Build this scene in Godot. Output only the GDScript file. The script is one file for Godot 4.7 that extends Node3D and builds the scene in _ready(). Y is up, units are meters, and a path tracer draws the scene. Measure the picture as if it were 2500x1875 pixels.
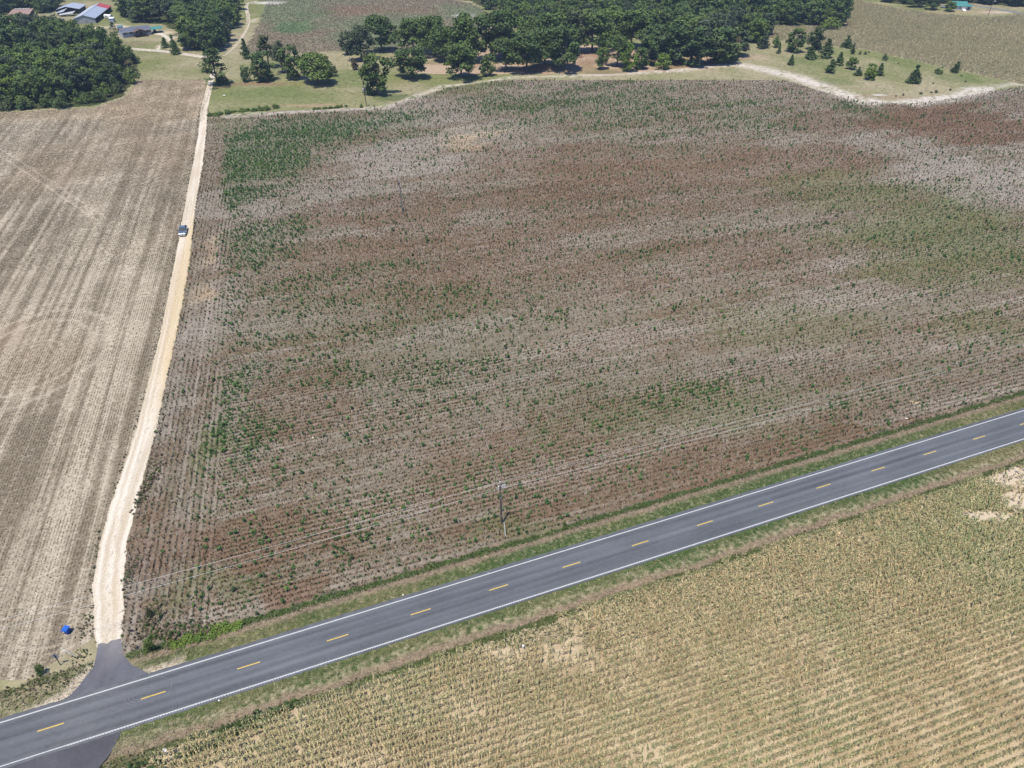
extends Node3D
# A country road between fields, seen from the air on a summer noon. Metres, y up.

const ROAD_DIR := Vector2(0.93543, -0.35350)
const ROAD_SIDE := Vector2(0.35350, 0.93543)
const ROAD_MID := Vector2(-64.377, -44.130)
const EYE := 90.0

enum {PASTURE, FALLOW, STUBBLE, CORN, FAR_CORN, VERGE, FAR_FIELD, GROVE, WOOD}

var rng := RandomNumberGenerator.new()
var wide := FastNoiseLite.new()
var mid := FastNoiseLite.new()
var fine := FastNoiseLite.new()
var used := {}
var mats := {}
var region_nodes := {}

var fallow_poly := PackedVector2Array([Vector2(-61.89, -74.54), Vector2(-62.55, -76.98), Vector2(-64.23, -84.27), Vector2(-66.62, -94.33), Vector2(-68.85, -104.61), Vector2(-73.26, -121.09), Vector2(-77.97, -139.13), Vector2(-83.89, -160.97), Vector2(-89.30, -179.45), Vector2(-96.47, -202.06), Vector2(-101.77, -219.47), Vector2(-110.54, -250.45), Vector2(-120.32, -282.29), Vector2(-127.48, -304.65), Vector2(-96.74, -314.53), Vector2(-56.91, -318.75), Vector2(-44.29, -333.31), Vector2(-30.84, -351.15), Vector2(0.00, -366.76), Vector2(50.61, -372.23), Vector2(93.45, -383.58), Vector2(115.06, -386.93), Vector2(130.65, -369.09), Vector2(142.61, -345.50), Vector2(154.58, -327.49), Vector2(177.08, -324.95), Vector2(198.98, -332.66), Vector2(222.09, -344.80), Vector2(242.17, -353.31), Vector2(317.20, -377.02), Vector2(146.33, -124.96), Vector2(135.66, -110.90), Vector2(-50.34, -47.96), Vector2(-55.63, -59.06), Vector2(-59.39, -68.22)])
var stubble_poly := PackedVector2Array([Vector2(-135.45, -323.70), Vector2(-143.93, -350.44), Vector2(-156.74, -385.25), Vector2(-165.14, -402.65), Vector2(-175.51, -409.06), Vector2(-185.76, -407.21), Vector2(-192.97, -400.85), Vector2(-187.93, -378.64), Vector2(-177.79, -350.44), Vector2(-175.31, -333.31), Vector2(-181.40, -318.75), Vector2(-197.31, -315.13), Vector2(-218.17, -311.57), Vector2(-283.59, -305.78), Vector2(-118.04, -78.80), Vector2(-80.47, -52.81), Vector2(-66.04, -52.81), Vector2(-59.54, -59.32), Vector2(-64.09, -68.22), Vector2(-66.95, -76.98), Vector2(-68.78, -84.27), Vector2(-70.72, -94.33), Vector2(-72.82, -104.61), Vector2(-77.00, -121.09), Vector2(-81.69, -139.13), Vector2(-87.89, -160.97), Vector2(-93.28, -179.45), Vector2(-99.95, -202.06), Vector2(-105.07, -219.47), Vector2(-114.06, -250.45), Vector2(-123.38, -282.29)])
var far_corn_poly := PackedVector2Array([Vector2(158.88, -498.34), Vector2(153.67, -458.22), Vector2(189.86, -432.44), Vector2(197.11, -430.40), Vector2(209.23, -410.93), Vector2(225.52, -386.09), Vector2(232.81, -372.23), Vector2(244.27, -356.96), Vector2(286.03, -333.31), Vector2(435.95, -543.56), Vector2(348.10, -537.51), Vector2(324.97, -525.78), Vector2(314.04, -525.78), Vector2(290.97, -534.54), Vector2(271.26, -552.85), Vector2(264.35, -570.65), Vector2(252.02, -600.25), Vector2(210.07, -493.15)])
var far_field_poly := PackedVector2Array([Vector2(-148.70, -423.41), Vector2(-157.03, -475.73), Vector2(-167.39, -528.67), Vector2(-179.99, -584.24), Vector2(-201.97, -607.62), Vector2(-59.04, -607.62), Vector2(-29.76, -579.08), Vector2(-15.32, -537.51), Vector2(-18.32, -500.97), Vector2(-23.74, -448.24), Vector2(-57.65, -433.46), Vector2(-79.09, -423.41), Vector2(-102.10, -425.38), Vector2(-123.55, -420.47)])
var grove_poly := PackedVector2Array([Vector2(-54.43, -378.64), Vector2(-10.20, -375.41), Vector2(30.70, -377.02), Vector2(51.07, -376.21), Vector2(82.76, -381.92), Vector2(115.33, -396.41), Vector2(127.99, -411.86), Vector2(104.42, -436.56), Vector2(58.61, -441.80), Vector2(11.72, -441.80), Vector2(-37.89, -416.61), Vector2(-46.72, -393.79)])
var wood_a := PackedVector2Array([Vector2(-243.97, -310.98), Vector2(-219.53, -313.93), Vector2(-198.55, -317.54), Vector2(-182.84, -321.83), Vector2(-177.05, -337.29), Vector2(-181.35, -356.96), Vector2(-192.70, -389.48), Vector2(-206.33, -417.57), Vector2(-228.52, -431.42), Vector2(-248.10, -448.24), Vector2(-276.52, -454.85), Vector2(-304.46, -461.63), Vector2(-342.48, -463.93)])
var wood_c := PackedVector2Array([Vector2(-245.10, -506.30), Vector2(-224.77, -503.62), Vector2(-210.02, -485.55), Vector2(-191.06, -452.63), Vector2(-178.42, -429.39), Vector2(-167.69, -421.44), Vector2(-164.60, -439.69), Vector2(-171.03, -473.32), Vector2(-177.38, -507.65), Vector2(-187.98, -551.28), Vector2(-208.59, -603.91), Vector2(-239.26, -607.62), Vector2(-259.82, -596.62), Vector2(-286.72, -596.62), Vector2(-261.79, -528.67)])
var wood_d := PackedVector2Array([Vector2(-58.58, -609.48), Vector2(-30.16, -587.73), Vector2(-13.57, -546.62), Vector2(2.71, -521.49), Vector2(44.90, -506.30), Vector2(92.01, -503.62), Vector2(159.62, -500.97), Vector2(210.00, -495.73), Vector2(237.11, -559.21), Vector2(252.39, -609.48)])
var wood_f := PackedVector2Array([Vector2(-15.77, -503.62), Vector2(12.67, -483.06), Vector2(49.57, -470.94), Vector2(84.52, -457.09), Vector2(131.13, -450.43), Vector2(145.63, -446.08), Vector2(159.49, -478.15), Vector2(159.40, -498.34), Vector2(91.58, -500.97), Vector2(44.69, -503.62), Vector2(2.70, -518.67)])
var wood_b := PackedVector2Array([Vector2(-362.70, -507.65), Vector2(-340.27, -528.67), Vector2(-341.52, -556.01), Vector2(-320.25, -537.51), Vector2(-315.23, -552.85), Vector2(-335.65, -589.49), Vector2(-369.77, -607.62), Vector2(-425.70, -607.62)])
var wood_e := PackedVector2Array([Vector2(270.04, -580.79), Vector2(284.18, -572.31), Vector2(307.07, -573.99), Vector2(322.26, -580.79), Vector2(338.07, -575.68), Vector2(363.36, -564.06), Vector2(417.62, -549.72), Vector2(458.04, -609.48), Vector2(281.99, -609.48)])

# patches of growth in the fallow field: centre x, z, radii (m), kind, strength
# kinds: 0 green weeds, 1 brown seed heads, 2 pale litter, 3 bare golden sand, 4 soft green grass
var patches := [
	[-94.0, -256.3, 24.6, 36.9, 0, 1.0], [-75.1, -286.9, 31.0, 25.8, 0, 0.95], [-50.4, -297.4, 18.5, 24.6, 0, 0.55], [-71.6, -187.2, 10.6, 18.7, 0, 0.4],
	[-29.4, -145.1, 41.1, 26.3, 0, 0.24], [-56.3, -116.3, 3.6, 29.8, 0, 0.36], [-48.9, -101.0, 4.7, 8.2, 0, 0.3], [14.5, -326.9, 30.9, 35.3, 0, 0.5], [54.5, -314.5, 45.7, 42.3, 0, 0.42],
	[95.3, -308.7, 26.0, 29.1, 0, 0.42], [148.9, -317.5, 10.6, 13.4, 0, 0.5], [21.1, -115.6, 32.1, 8.3, 0, 0.14], [39.0, -174.6, 10.0, 7.2, 0, 0.2],
	[127.1, -195.4, 29.1, 31.6, 4, 0.7], [108.6, -223.6, 24.1, 15.6, 4, 0.5], [113.7, -169.9, 20.8, 16.2, 4, 0.5], [58.8, -145.1, 25.5, 13.0, 4, 0.28],
	[111.7, -143.2, 9.7, 10.9, 4, 0.4], [-56.7, -97.6, 3.2, 11.2, 4, 0.6], [-46.9, -68.2, 5.6, 3.0, 4, 0.35], [36.7, -109.6, 24.5, 7.7, 4, 0.25],
	[3.4, -77.9, 10.1, 2.6, 4, 0.5], [-19.2, -350.4, 23.1, 12.9, 4, 0.6], [-115.9, -297.4, 11.8, 13.6, 4, 0.4],
	[-31.6, -207.2, 29.1, 13.9, 1, 0.65], [-11.0, -172.2, 57.4, 21.3, 1, 0.5], [25.9, -213.5, 54.4, 19.5, 1, 0.45], [62.6, -179.4, 34.1, 15.0, 1, 0.4], [18.8, -95.4, 37.5, 6.5, 1, 0.4], [36.1, -246.0, 54.9, 28.4, 1, 0.6], [183.2, -297.4, 33.6, 27.4, 1, 1.0], [126.0, -297.4, 18.5, 16.4, 1, 0.6],
	[-42.8, -110.9, 10.7, 11.8, 1, 0.45], [-42.2, -77.9, 18.8, 5.2, 1, 0.6], [0.0, -86.2, 18.4, 5.8, 1, 0.5], [69.9, -101.0, 20.2, 4.7, 1, 0.7],
	[96.3, -254.2, 34.1, 21.3, 1, 0.6], [-10.6, -163.1, 42.5, 13.1, 1, 0.35], [137.1, -174.6, 7.8, 9.6, 1, 0.5], [-31.6, -66.7, 5.6, 2.2, 1, 0.8],
	[157.6, -238.1, 22.5, 28.9, 2, 1.0], [149.6, -274.5, 20.5, 14.4, 2, 0.7], [-37.0, -254.2, 25.2, 25.6, 2, 0.8], [-52.3, -223.6, 22.8, 13.9, 2, 0.7], [-89.3, -213.5, 14.2, 13.0, 2, 0.7],
	[-71.8, -125.0, 4.4, 57.5, 2, 0.6], [-36.9, -314.5, 22.9, 21.0, 2, 0.6], [-56.7, -110.9, 4.9, 26.6, 2, 0.4], [-55.7, -74.5, 3.9, 10.0, 2, 0.5], [-3.2, -281.8, 19.3, 25.1, 2, 0.5],
	[-19.6, -273.5, 9.7, 6.7, 3, 0.6], [-16.3, -285.8, 14.6, 10.2, 3, 0.3], [-80.4, -156.8, 2.7, 8.2, 3, 0.45], [-84.7, -174.6, 1.6, 14.4, 3, 0.35], [81.3, -111.5, 1.3, 1.6, 3, 0.9],
]
# bare or sandy or green patches outside the fallow field: centre x, z, radii, colour, strength
var spots := []
var sand_path := [Vector2(-118.77, -306.35), Vector2(-96.14, -312.16), Vector2(-55.13, -318.75), Vector2(-46.13, -333.31), Vector2(-32.88, -352.59), Vector2(0.00, -369.87), Vector2(50.98, -375.41), Vector2(83.07, -383.58), Vector2(115.54, -397.29), Vector2(125.99, -388.62), Vector2(140.70, -369.09), Vector2(151.46, -338.64), Vector2(156.54, -328.77)]
var sand_path_east := [Vector2(163.15, -326.22), Vector2(180.33, -328.13), Vector2(200.95, -336.62), Vector2(220.53, -349.01), Vector2(243.16, -358.44)]


func c3(r: float, g: float, b: float) -> Color:
	return Color(r, g, b)


func along(p: Vector2) -> Vector2:
	var q := p - ROAD_MID
	return Vector2(q.dot(ROAD_DIR), q.dot(ROAD_SIDE))


func from_road(s: float, n: float) -> Vector2:
	return ROAD_MID + ROAD_DIR * s + ROAD_SIDE * n


func seen(x: float, z: float, margin: float) -> bool:
	return z < -30.0 and absf(x) < 0.72 * (54.2 - 0.7986 * z) + margin


func ground_height(x: float, z: float) -> float:
	var q := along(Vector2(x, z))
	if absf(q.y) > 11.0:
		return 0.0
	var far_from_lane := smoothstep(5.0, 11.0, absf(q.x - 9.5))
	var h := 0.0
	h -= 0.5 * exp(-pow((q.y + 7.8) / 0.95, 2.0)) * far_from_lane
	h -= 0.4 * exp(-pow((q.y - 6.9) / 0.8, 2.0)) * smoothstep(8.0, 16.0, q.x)
	return h


func region_of(p: Vector2) -> int:
	var q := along(p)
	var wob := 0.7 * mid.get_noise_2d(p.x * 2.0, p.y * 2.0)
	if q.y > -8.3 + wob and q.y < 8.2 + wob:
		return VERGE
	if q.y >= 8.2 + wob:
		return CORN if q.x > 17.0 + (q.y - 8.0) * 0.55 + wob else VERGE
	var w := p + Vector2(wide.get_noise_2d(p.x * 6.0, p.y * 6.0), wide.get_noise_2d(p.y * 6.0, p.x * 6.0 + 90.0)) * 2.0
	if w.y > -365.0:
		if Geometry2D.is_point_in_polygon(p, fallow_poly): return FALLOW
		if Geometry2D.is_point_in_polygon(p, stubble_poly): return STUBBLE
	if w.y < -330.0:
		if Geometry2D.is_point_in_polygon(w, far_corn_poly): return FAR_CORN
		if Geometry2D.is_point_in_polygon(w, far_field_poly): return FAR_FIELD
		if Geometry2D.is_point_in_polygon(w, grove_poly): return GROVE
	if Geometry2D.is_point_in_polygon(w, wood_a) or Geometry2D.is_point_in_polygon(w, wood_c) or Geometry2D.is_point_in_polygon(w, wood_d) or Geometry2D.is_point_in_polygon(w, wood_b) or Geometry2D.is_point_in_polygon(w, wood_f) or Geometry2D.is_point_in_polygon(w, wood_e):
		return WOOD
	return PASTURE


# distance east of the lane's right edge
func off_lane(p: Vector2) -> float:
	return p.x + 74.7 - 0.295 * (p.y + 126.0)


# how much of each growth kind at a point of the fallow field: green, brown, pale, sand, grass
func growth(p: Vector2) -> PackedFloat32Array:
	var out := PackedFloat32Array([0, 0, 0, 0, 0])
	var warp := Vector2(mid.get_noise_2d(p.x * 0.5, p.y * 0.5), mid.get_noise_2d(p.x * 0.5 + 300.0, p.y * 0.5))
	var rag := 0.9 * drift(p, 0.0) + 0.35 * mid.get_noise_2d(p.x * 0.8, p.y * 0.8)
	for e in patches:
		var dx: float = (p.x - e[0] + warp.x * 4.0) / e[2]
		var dz: float = (p.y - e[1] + warp.y * 6.0) / e[3]
		var d2 := dx * dx + dz * dz
		if d2 < 3.0:
			var crisp: bool = e[4] == 1 or e[4] == 2
			var w: float = smoothstep(1.25 if crisp else 1.45, 0.75 if crisp else 0.35, sqrt(d2) + rag * 0.8) * e[5]
			if w > out[e[4]]:
				out[e[4]] = w
	out[0] *= smoothstep(5.0, 10.0, off_lane(p) + rag * 3.0)
	return out


# slow change that runs along the old planting rows
func drift(p: Vector2, off: float) -> float:
	var u := p.x * 0.9454 - p.y * 0.3259
	var v := p.x * 0.3259 + p.y * 0.9454
	return mid.get_noise_2d(u * 0.10 + off, v * 0.55 + off)


func row_streak(p: Vector2, angle: float, pitch: float) -> float:
	var u := p.x * cos(angle) - p.y * sin(angle)
	var v := p.x * sin(angle) + p.y * cos(angle)
	return mid.get_noise_2d(u * 0.05, v * pitch)


func near_line(p: Vector2, line: Array) -> Vector2:
	# distance to a polyline and how far along it, 0 to 1
	var best := 1e9
	var where := 0.0
	for i in line.size() - 1:
		var c := Geometry2D.get_closest_point_to_segment(p, line[i], line[i + 1])
		var d := c.distance_to(p)
		if d < best:
			best = d
			where = (i + 0.5) / (line.size() - 1)
	return Vector2(best, where)


func fallow_color(p: Vector2) -> Color:
	var g := growth(p)
	var a := 0.5 * wide.get_noise_2d(p.x, p.y) + 0.9 * drift(p, 40.0)
	var b := mid.get_noise_2d(p.x, p.y)
	var row := row_streak(p, 0.332, 0.9)
	var lane := smoothstep(15.0, 8.0, off_lane(p))
	if lane > 0.2:
		row = lerpf(row, row_streak(p, 1.83, 1.0), lane)
	var thin := row_streak(p, 1.83 if lane > 0.4 else 0.332, 6.5)
	var c := c3(0.208, 0.176, 0.126)
	c = c.lerp(c3(0.340, 0.293, 0.240), clampf(0.35 + row * 0.9 + b * 0.3 + thin * 0.8, 0.0, 1.0))
	c = c.lerp(c3(0.168, 0.117, 0.072), clampf(0.25 + a * 0.9 + b * 0.35 + row * 0.3 - thin * 0.4, 0.0, 0.75))
	c = c.lerp(c3(0.352, 0.320, 0.272), g[2] * 0.6)
	c = c.lerp(c3(0.172, 0.104, 0.066), g[1] * 0.8)
	c = c.lerp(c3(0.145, 0.165, 0.098), g[0] * 0.75)
	c = c.lerp(c3(0.150, 0.170, 0.070), g[4] * 0.8)
	c = c.lerp(c3(0.560, 0.430, 0.255), g[3] * clampf(0.6 + row * 1.5, 0.2, 1.0))
	var k := 1.0 + 0.30 * fine.get_noise_2d(p.x, p.y)
	return c * k


var stubble_loops := [[-107.2, -129.6, 15.4, 19.3], [-106.3, -128.0, 6.3, 7.8], [-67.8, -60.4, 7.1, 4.0]]

# pale wheel marks: rings where the machines turned and a pair of tracks across the rows
func stubble_marks(p: Vector2, b: float) -> float:
	var m := 0.0
	for v in stubble_loops:
		var d := sqrt(pow((p.x - v[0]) / v[2], 2.0) + pow((p.y - v[1]) / v[3], 2.0)) + b * 0.05
		if d < 1.5 and d > 0.3:
			m = maxf(m, 0.52 * pow(0.5 + 0.5 * sin(d * 26.0), 4.0) * smoothstep(1.5, 1.0, d) * smoothstep(0.4, 0.8, d))
	if p.x < -84.0 and p.y < -150.0:
		var tr := near_line(p, tracks_west)
		m = maxf(m, 0.58 * smoothstep(0.5, 0.2, absf(tr.x - 1.3)) * smoothstep(0.95, 0.7, tr.y))
	return m


func stubble_color(p: Vector2) -> Color:
	var rows := row_streak(p, 1.84, 1.3)
	var bands := row_streak(p + Vector2(wide.get_noise_2d(p.x, p.y) * 5.0, 0), 1.84, 0.30)
	var a := wide.get_noise_2d(p.x + 70.0, p.y)
	var b := mid.get_noise_2d(p.x, p.y + 40.0)
	var thin := row_streak(p, 1.84, 6.0)
	var t := clampf(0.52 + bands * 0.6 + rows * 0.7 + thin * 1.6 + row_streak(p, 1.84, 2.6) * 1.1 + b * 0.3 + a * 0.3, 0.0, 1.0)
	var c := c3(0.230, 0.190, 0.136).lerp(c3(0.478, 0.415, 0.315), t)
	c = c.lerp(c3(0.300, 0.220, 0.145), clampf(a * 1.2 - 0.1, 0.0, 0.4))
	c = c.lerp(c3(0.500, 0.432, 0.330), stubble_marks(p, b))
	if p.y < -290.0:
		c = c.lerp(c3(0.430, 0.335, 0.215), 0.5 * smoothstep(-292.0, -312.0, p.y))
	return c * (1.0 + 0.28 * fine.get_noise_2d(p.x, p.y))

var tracks_west := [Vector2(-209.20, -279.31), Vector2(-176.20, -250.03), Vector2(-147.46, -223.57), Vector2(-124.29, -202.36), Vector2(-105.07, -184.54)]


var mouth_edges := [Vector2(-57.99, -56.48), Vector2(-57.69, -55.23), Vector2(-57.81, -53.95), Vector2(-58.21, -52.22), Vector2(-58.78, -50.59), Vector2(-60.13, -49.52), Vector2(-63.30, -47.80)]


func verge_color(p: Vector2) -> Color:
	var q := along(p)
	var a := wide.get_noise_2d(p.x * 2.0, p.y * 2.0)
	var b := mid.get_noise_2d(p.x * 1.5, p.y * 1.5)
	var f := fine.get_noise_2d(p.x, p.y)
	var n := q.y + b * 0.55
	var green := c3(0.082, 0.122, 0.042)
	var olive := c3(0.175, 0.172, 0.078)
	var tan := c3(0.300, 0.228, 0.165)
	var straw := c3(0.420, 0.370, 0.245)
	var c := green
	if n < 0.0:
		c = green.lerp(olive, clampf(0.3 + a * 1.2 + f * 0.5, 0.0, 1.0))
		c = c.lerp(straw, clampf((f - 0.25) * 1.2, 0.0, 0.5))
		c = c.lerp(tan, smoothstep(-5.4, -6.3, n) * 0.85)
		c = c.lerp(green * 0.95, smoothstep(-6.9, -7.5, n))
		c = c.lerp(c3(0.250, 0.205, 0.165), smoothstep(-8.2, -9.2, n))
		if q.x < 22.0:
			c = c.lerp(olive.lerp(straw, clampf(0.4 + a + f, 0.0, 1.0)), smoothstep(20.0, 9.0, q.x) * 0.7)
			var lip := smoothstep(-5.4, -4.0, n) * exp(-pow((q.x - 17.5) / 4.5, 2.0))
			c = c.lerp(c3(0.560, 0.470, 0.360), clampf(lip * 1.2 + smoothstep(0.1, 0.5, a) * lip, 0.0, 0.9))
			if q.y < -3.0:
				var m := near_line(p, mouth_edges)
				c = c.lerp(c3(0.580, 0.500, 0.400), smoothstep(1.5, 0.3, m.x + b * 0.7 + f * 0.5) * 0.85)
	else:
		c = green.lerp(olive, clampf(0.45 + a * 1.4 + f * 0.4, 0.0, 1.0))
		c = c.lerp(straw, clampf(smoothstep(4.2, 5.6, n) * (0.35 + f * 1.3), 0.0, 0.75))
		c = c.lerp(tan, smoothstep(5.6, 6.4, n) * 0.85)
		c = c.lerp(c3(0.100, 0.120, 0.042), smoothstep(6.9, 7.4, n) * smoothstep(9.6, 8.0, n))
		c = c.lerp(c3(0.420, 0.345, 0.235), smoothstep(8.6, 9.8, n) * clampf(0.5 + a * 2.0, 0.0, 1.0))
		if q.x < 24.0:
			c = c.lerp(tan.lerp(olive, clampf(0.5 + f, 0.0, 1.0)), smoothstep(24.0, 12.0, q.x) * smoothstep(4.6, 5.6, n) * smoothstep(9.0, 7.5, n) * 0.6)
	return c * (1.0 + 0.25 * fine.get_noise_2d(p.x * 1.7 + 9.0, p.y * 1.7))


func open_color(p: Vector2, kind: int) -> Color:
	var a := wide.get_noise_2d(p.x * 0.8, p.y * 0.8 + 200.0)
	var b := mid.get_noise_2d(p.x * 0.35, p.y * 0.35)
	var f := fine.get_noise_2d(p.x * 0.4, p.y * 0.4)
	var c := c3(0.205, 0.220, 0.092).lerp(c3(0.345, 0.305, 0.190), clampf(0.44 + a * 1.2 + b * 0.6, 0.0, 1.0))
	if kind == GROVE:
		c = c3(0.440, 0.335, 0.235).lerp(c3(0.300, 0.195, 0.130), clampf(0.25 + b + a, 0.0, 1.0))
		c = c.lerp(c3(0.200, 0.190, 0.090), clampf(a * 2.0 - 0.1, 0.0, 0.6))
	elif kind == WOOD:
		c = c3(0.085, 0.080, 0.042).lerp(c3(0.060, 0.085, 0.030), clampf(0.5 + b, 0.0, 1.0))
	elif kind == FAR_CORN:
		c = c3(0.360, 0.320, 0.205).lerp(c3(0.265, 0.255, 0.155), clampf(0.35 + a * 1.3 + b * 0.5, 0.0, 1.0))
	elif kind == FAR_FIELD:
		c = c3(0.190, 0.208, 0.122).lerp(c3(0.232, 0.195, 0.135), clampf(0.25 + a * 1.6 + b * 0.6 + f * 0.3, 0.0, 1.0))
	for e in spots:
		var dx: float = (p.x - e[0]) / e[2]
		var dz: float = (p.y - e[1]) / e[3]
		var d2 := dx * dx + dz * dz
		if d2 < 2.5:
			c = c.lerp(e[4], smoothstep(1.2, 0.6, sqrt(d2) + b * 0.35 + f * 0.25) * e[5])
	if p.y > -420.0 and p.y < -290.0 and p.x > -150.0 and kind != FAR_CORN:
		c = sandy_edge(p, c, b, f)
	return c * (1.0 + 0.22 * f)


func sandy_edge(p: Vector2, c: Color, b: float, f: float) -> Color:
	var l := near_line(p, sand_path)
	var wid := lerpf(2.4, 6.5, smoothstep(0.45, 0.85, l.y))
	var s := smoothstep(wid * 1.6, wid * 0.2, l.x + b * 4.0 + f * 1.5) * lerpf(0.75, 0.95, smoothstep(0.3, 0.8, l.y))
	c = c.lerp(c3(0.600, 0.540, 0.465), clampf(s * (0.70 + f * 0.9 + b * 0.9), 0.0, 1.0))
	var l2 := near_line(p, sand_path_east)
	c = c.lerp(c3(0.600, 0.550, 0.480), clampf(smoothstep(7.0, 0.6, l2.x + b * 5.0 + f * 1.5) * (0.8 + f), 0.0, 0.9))
	return c


func color_at(p: Vector2, kind: int) -> Color:
	match kind:
		FALLOW:
			var c := fallow_color(p)
			if p.y < -300.0:
				c = sandy_edge(p, c, mid.get_noise_2d(p.x * 0.35, p.y * 0.35), fine.get_noise_2d(p.x * 0.4, p.y * 0.4))
			return c
		STUBBLE: return stubble_color(p)
		VERGE: return verge_color(p)
		CORN:
			var b := mid.get_noise_2d(p.x, p.y)
			var bare := clampf(0.55 + b * 0.8 + 0.5 * fine.get_noise_2d(p.x, p.y), 0.0, 1.0)
			var gap := 0.0
			for e in corn_gaps.slice(1):
				gap = maxf(gap, smoothstep(1.6, 0.8, pow((p.x - e[0]) / e[2], 2.0) + pow((p.y - e[1]) / e[3], 2.0) + 0.5 * mid.get_noise_2d(p.x * 2.0, p.y * 2.0)))
			return c3(0.330, 0.255, 0.150).lerp(c3(0.540, 0.445, 0.300), bare).lerp(c3(0.580, 0.490, 0.370), gap)
	return open_color(p, kind)


# ---------------------------------------------------------------- helpers
func noise_texture(freq: float, lo: float, hi: float, octaves := 4, size := 1024, sd := 1) -> NoiseTexture2D:
	var n := FastNoiseLite.new()
	n.seed = sd
	n.frequency = freq
	n.fractal_octaves = octaves
	var t := NoiseTexture2D.new()
	t.width = size
	t.height = size
	t.seamless = true
	t.noise = n
	var g := Gradient.new()
	g.set_color(0, Color(lo, lo, lo))
	g.set_color(1, Color(hi, hi, hi))
	t.color_ramp = g
	return t


func mat(called: String, color: Color, rough := 0.9, metal := 0.0) -> StandardMaterial3D:
	if mats.has(called):
		return mats[called]
	var m := StandardMaterial3D.new()
	m.resource_name = called
	m.albedo_color = color.linear_to_srgb()
	m.roughness = rough
	m.metallic = metal
	m.metallic_specular = 0.3
	mats[called] = m
	return m


func plant_mat(called: String, through := 0.25) -> StandardMaterial3D:
	var m := mat(called, Color.WHITE, 0.85)
	m.vertex_color_use_as_albedo = true
	m.cull_mode = BaseMaterial3D.CULL_DISABLED
	m.metallic_specular = 0.2
	if through > 0.0:
		m.backlight_enabled = true
		m.backlight = Color(through, through, through * 0.8)
	return m


func numbered(called: String) -> String:
	var k: int = used.get(called, 0)
	used[called] = k + 1
	return called if k == 0 else "%s_%03d" % [called, k]


func tag(o: Node, label: String, category: String, group := "", kind := "") -> Node:
	if label: o.set_meta("label", label)
	if category: o.set_meta("category", category)
	if group: o.set_meta("group", group)
	if kind: o.set_meta("kind", kind)
	return o


func thing(called: String, label: String, category: String, at: Vector3, turn := 0.0, group := "") -> Node3D:
	var o := Node3D.new()
	o.name = numbered(called)
	add_child(o)
	o.position = at
	o.rotation.y = turn
	tag(o, label, category, group)
	return o


func start() -> SurfaceTool:
	var s := SurfaceTool.new()
	s.begin(Mesh.PRIMITIVE_TRIANGLES)
	s.set_smooth_group(-1)
	return s


func quad(s: SurfaceTool, a: Vector3, b: Vector3, c: Vector3, d: Vector3) -> void:
	for v in [a, b, c, a, c, d]:
		s.add_vertex(v)


func box(s: SurfaceTool, at: Vector3, size: Vector3, basis := Basis.IDENTITY, taper := 1.0) -> void:
	# taper scales the bottom face
	var h := size * 0.5
	var p := []
	for y in [-1.0, 1.0]:
		var k: float = taper if y < 0.0 else 1.0
		for q in [[-1, -1], [1, -1], [1, 1], [-1, 1]]:
			p.append(at + basis * Vector3(q[0] * h.x * k, y * h.y, q[1] * h.z * k))
	quad(s, p[4], p[5], p[6], p[7])
	quad(s, p[3], p[2], p[1], p[0])
	quad(s, p[7], p[6], p[2], p[3])
	quad(s, p[5], p[4], p[0], p[1])
	quad(s, p[6], p[5], p[1], p[2])
	quad(s, p[4], p[7], p[3], p[0])


func tube(s: SurfaceTool, a: Vector3, b: Vector3, ra: float, rb: float, sides := 7, caps := true) -> void:
	var d := (b - a).normalized()
	var u := d.cross(Vector3.UP if absf(d.y) < 0.9 else Vector3.RIGHT).normalized()
	var w := d.cross(u)
	for i in sides:
		var t0 := TAU * i / sides
		var t1 := TAU * (i + 1) / sides
		var p0 := u * cos(t0) + w * sin(t0)
		var p1 := u * cos(t1) + w * sin(t1)
		quad(s, a + p1 * ra, b + p1 * rb, b + p0 * rb, a + p0 * ra)
		if caps:
			for v in [b, b + p0 * rb, b + p1 * rb, a, a + p1 * ra, a + p0 * ra]:
				s.add_vertex(v)


func put(s: SurfaceTool, called: String, m: Material, parent: Node) -> MeshInstance3D:
	s.generate_normals()
	var o := MeshInstance3D.new()
	o.mesh = s.commit()
	o.material_override = m
	o.name = numbered(called) if parent == self else called
	parent.add_child(o, true)
	return o


func put_mesh(m: Mesh, called: String, material: Material, parent: Node) -> MeshInstance3D:
	var o := MeshInstance3D.new()
	o.mesh = m
	o.material_override = material
	o.name = numbered(called) if parent == self else called
	parent.add_child(o, true)
	return o


func array_mesh(v: PackedVector3Array, c: PackedColorArray, idx: PackedInt32Array, nrm := PackedVector3Array()) -> ArrayMesh:
	var a := []
	a.resize(Mesh.ARRAY_MAX)
	a[Mesh.ARRAY_VERTEX] = v
	a[Mesh.ARRAY_COLOR] = c
	a[Mesh.ARRAY_INDEX] = idx
	if nrm.size():
		a[Mesh.ARRAY_NORMAL] = nrm
	var m := ArrayMesh.new()
	m.add_surface_from_arrays(Mesh.PRIMITIVE_TRIANGLES, a)
	return m


func face_normals(v: PackedVector3Array, ix: PackedInt32Array) -> PackedVector3Array:
	# normals that agree with the clockwise winding of each leaf
	var n := PackedVector3Array()
	n.resize(v.size())
	for i in range(0, ix.size(), 3):
		var a := ix[i]
		var b := ix[i + 1]
		var c := ix[i + 2]
		var f := (v[c] - v[a]).cross(v[b] - v[a])
		n[a] += f
		n[b] += f
		n[c] += f
	for i in n.size():
		n[i] = n[i].normalized()
	return n


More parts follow.
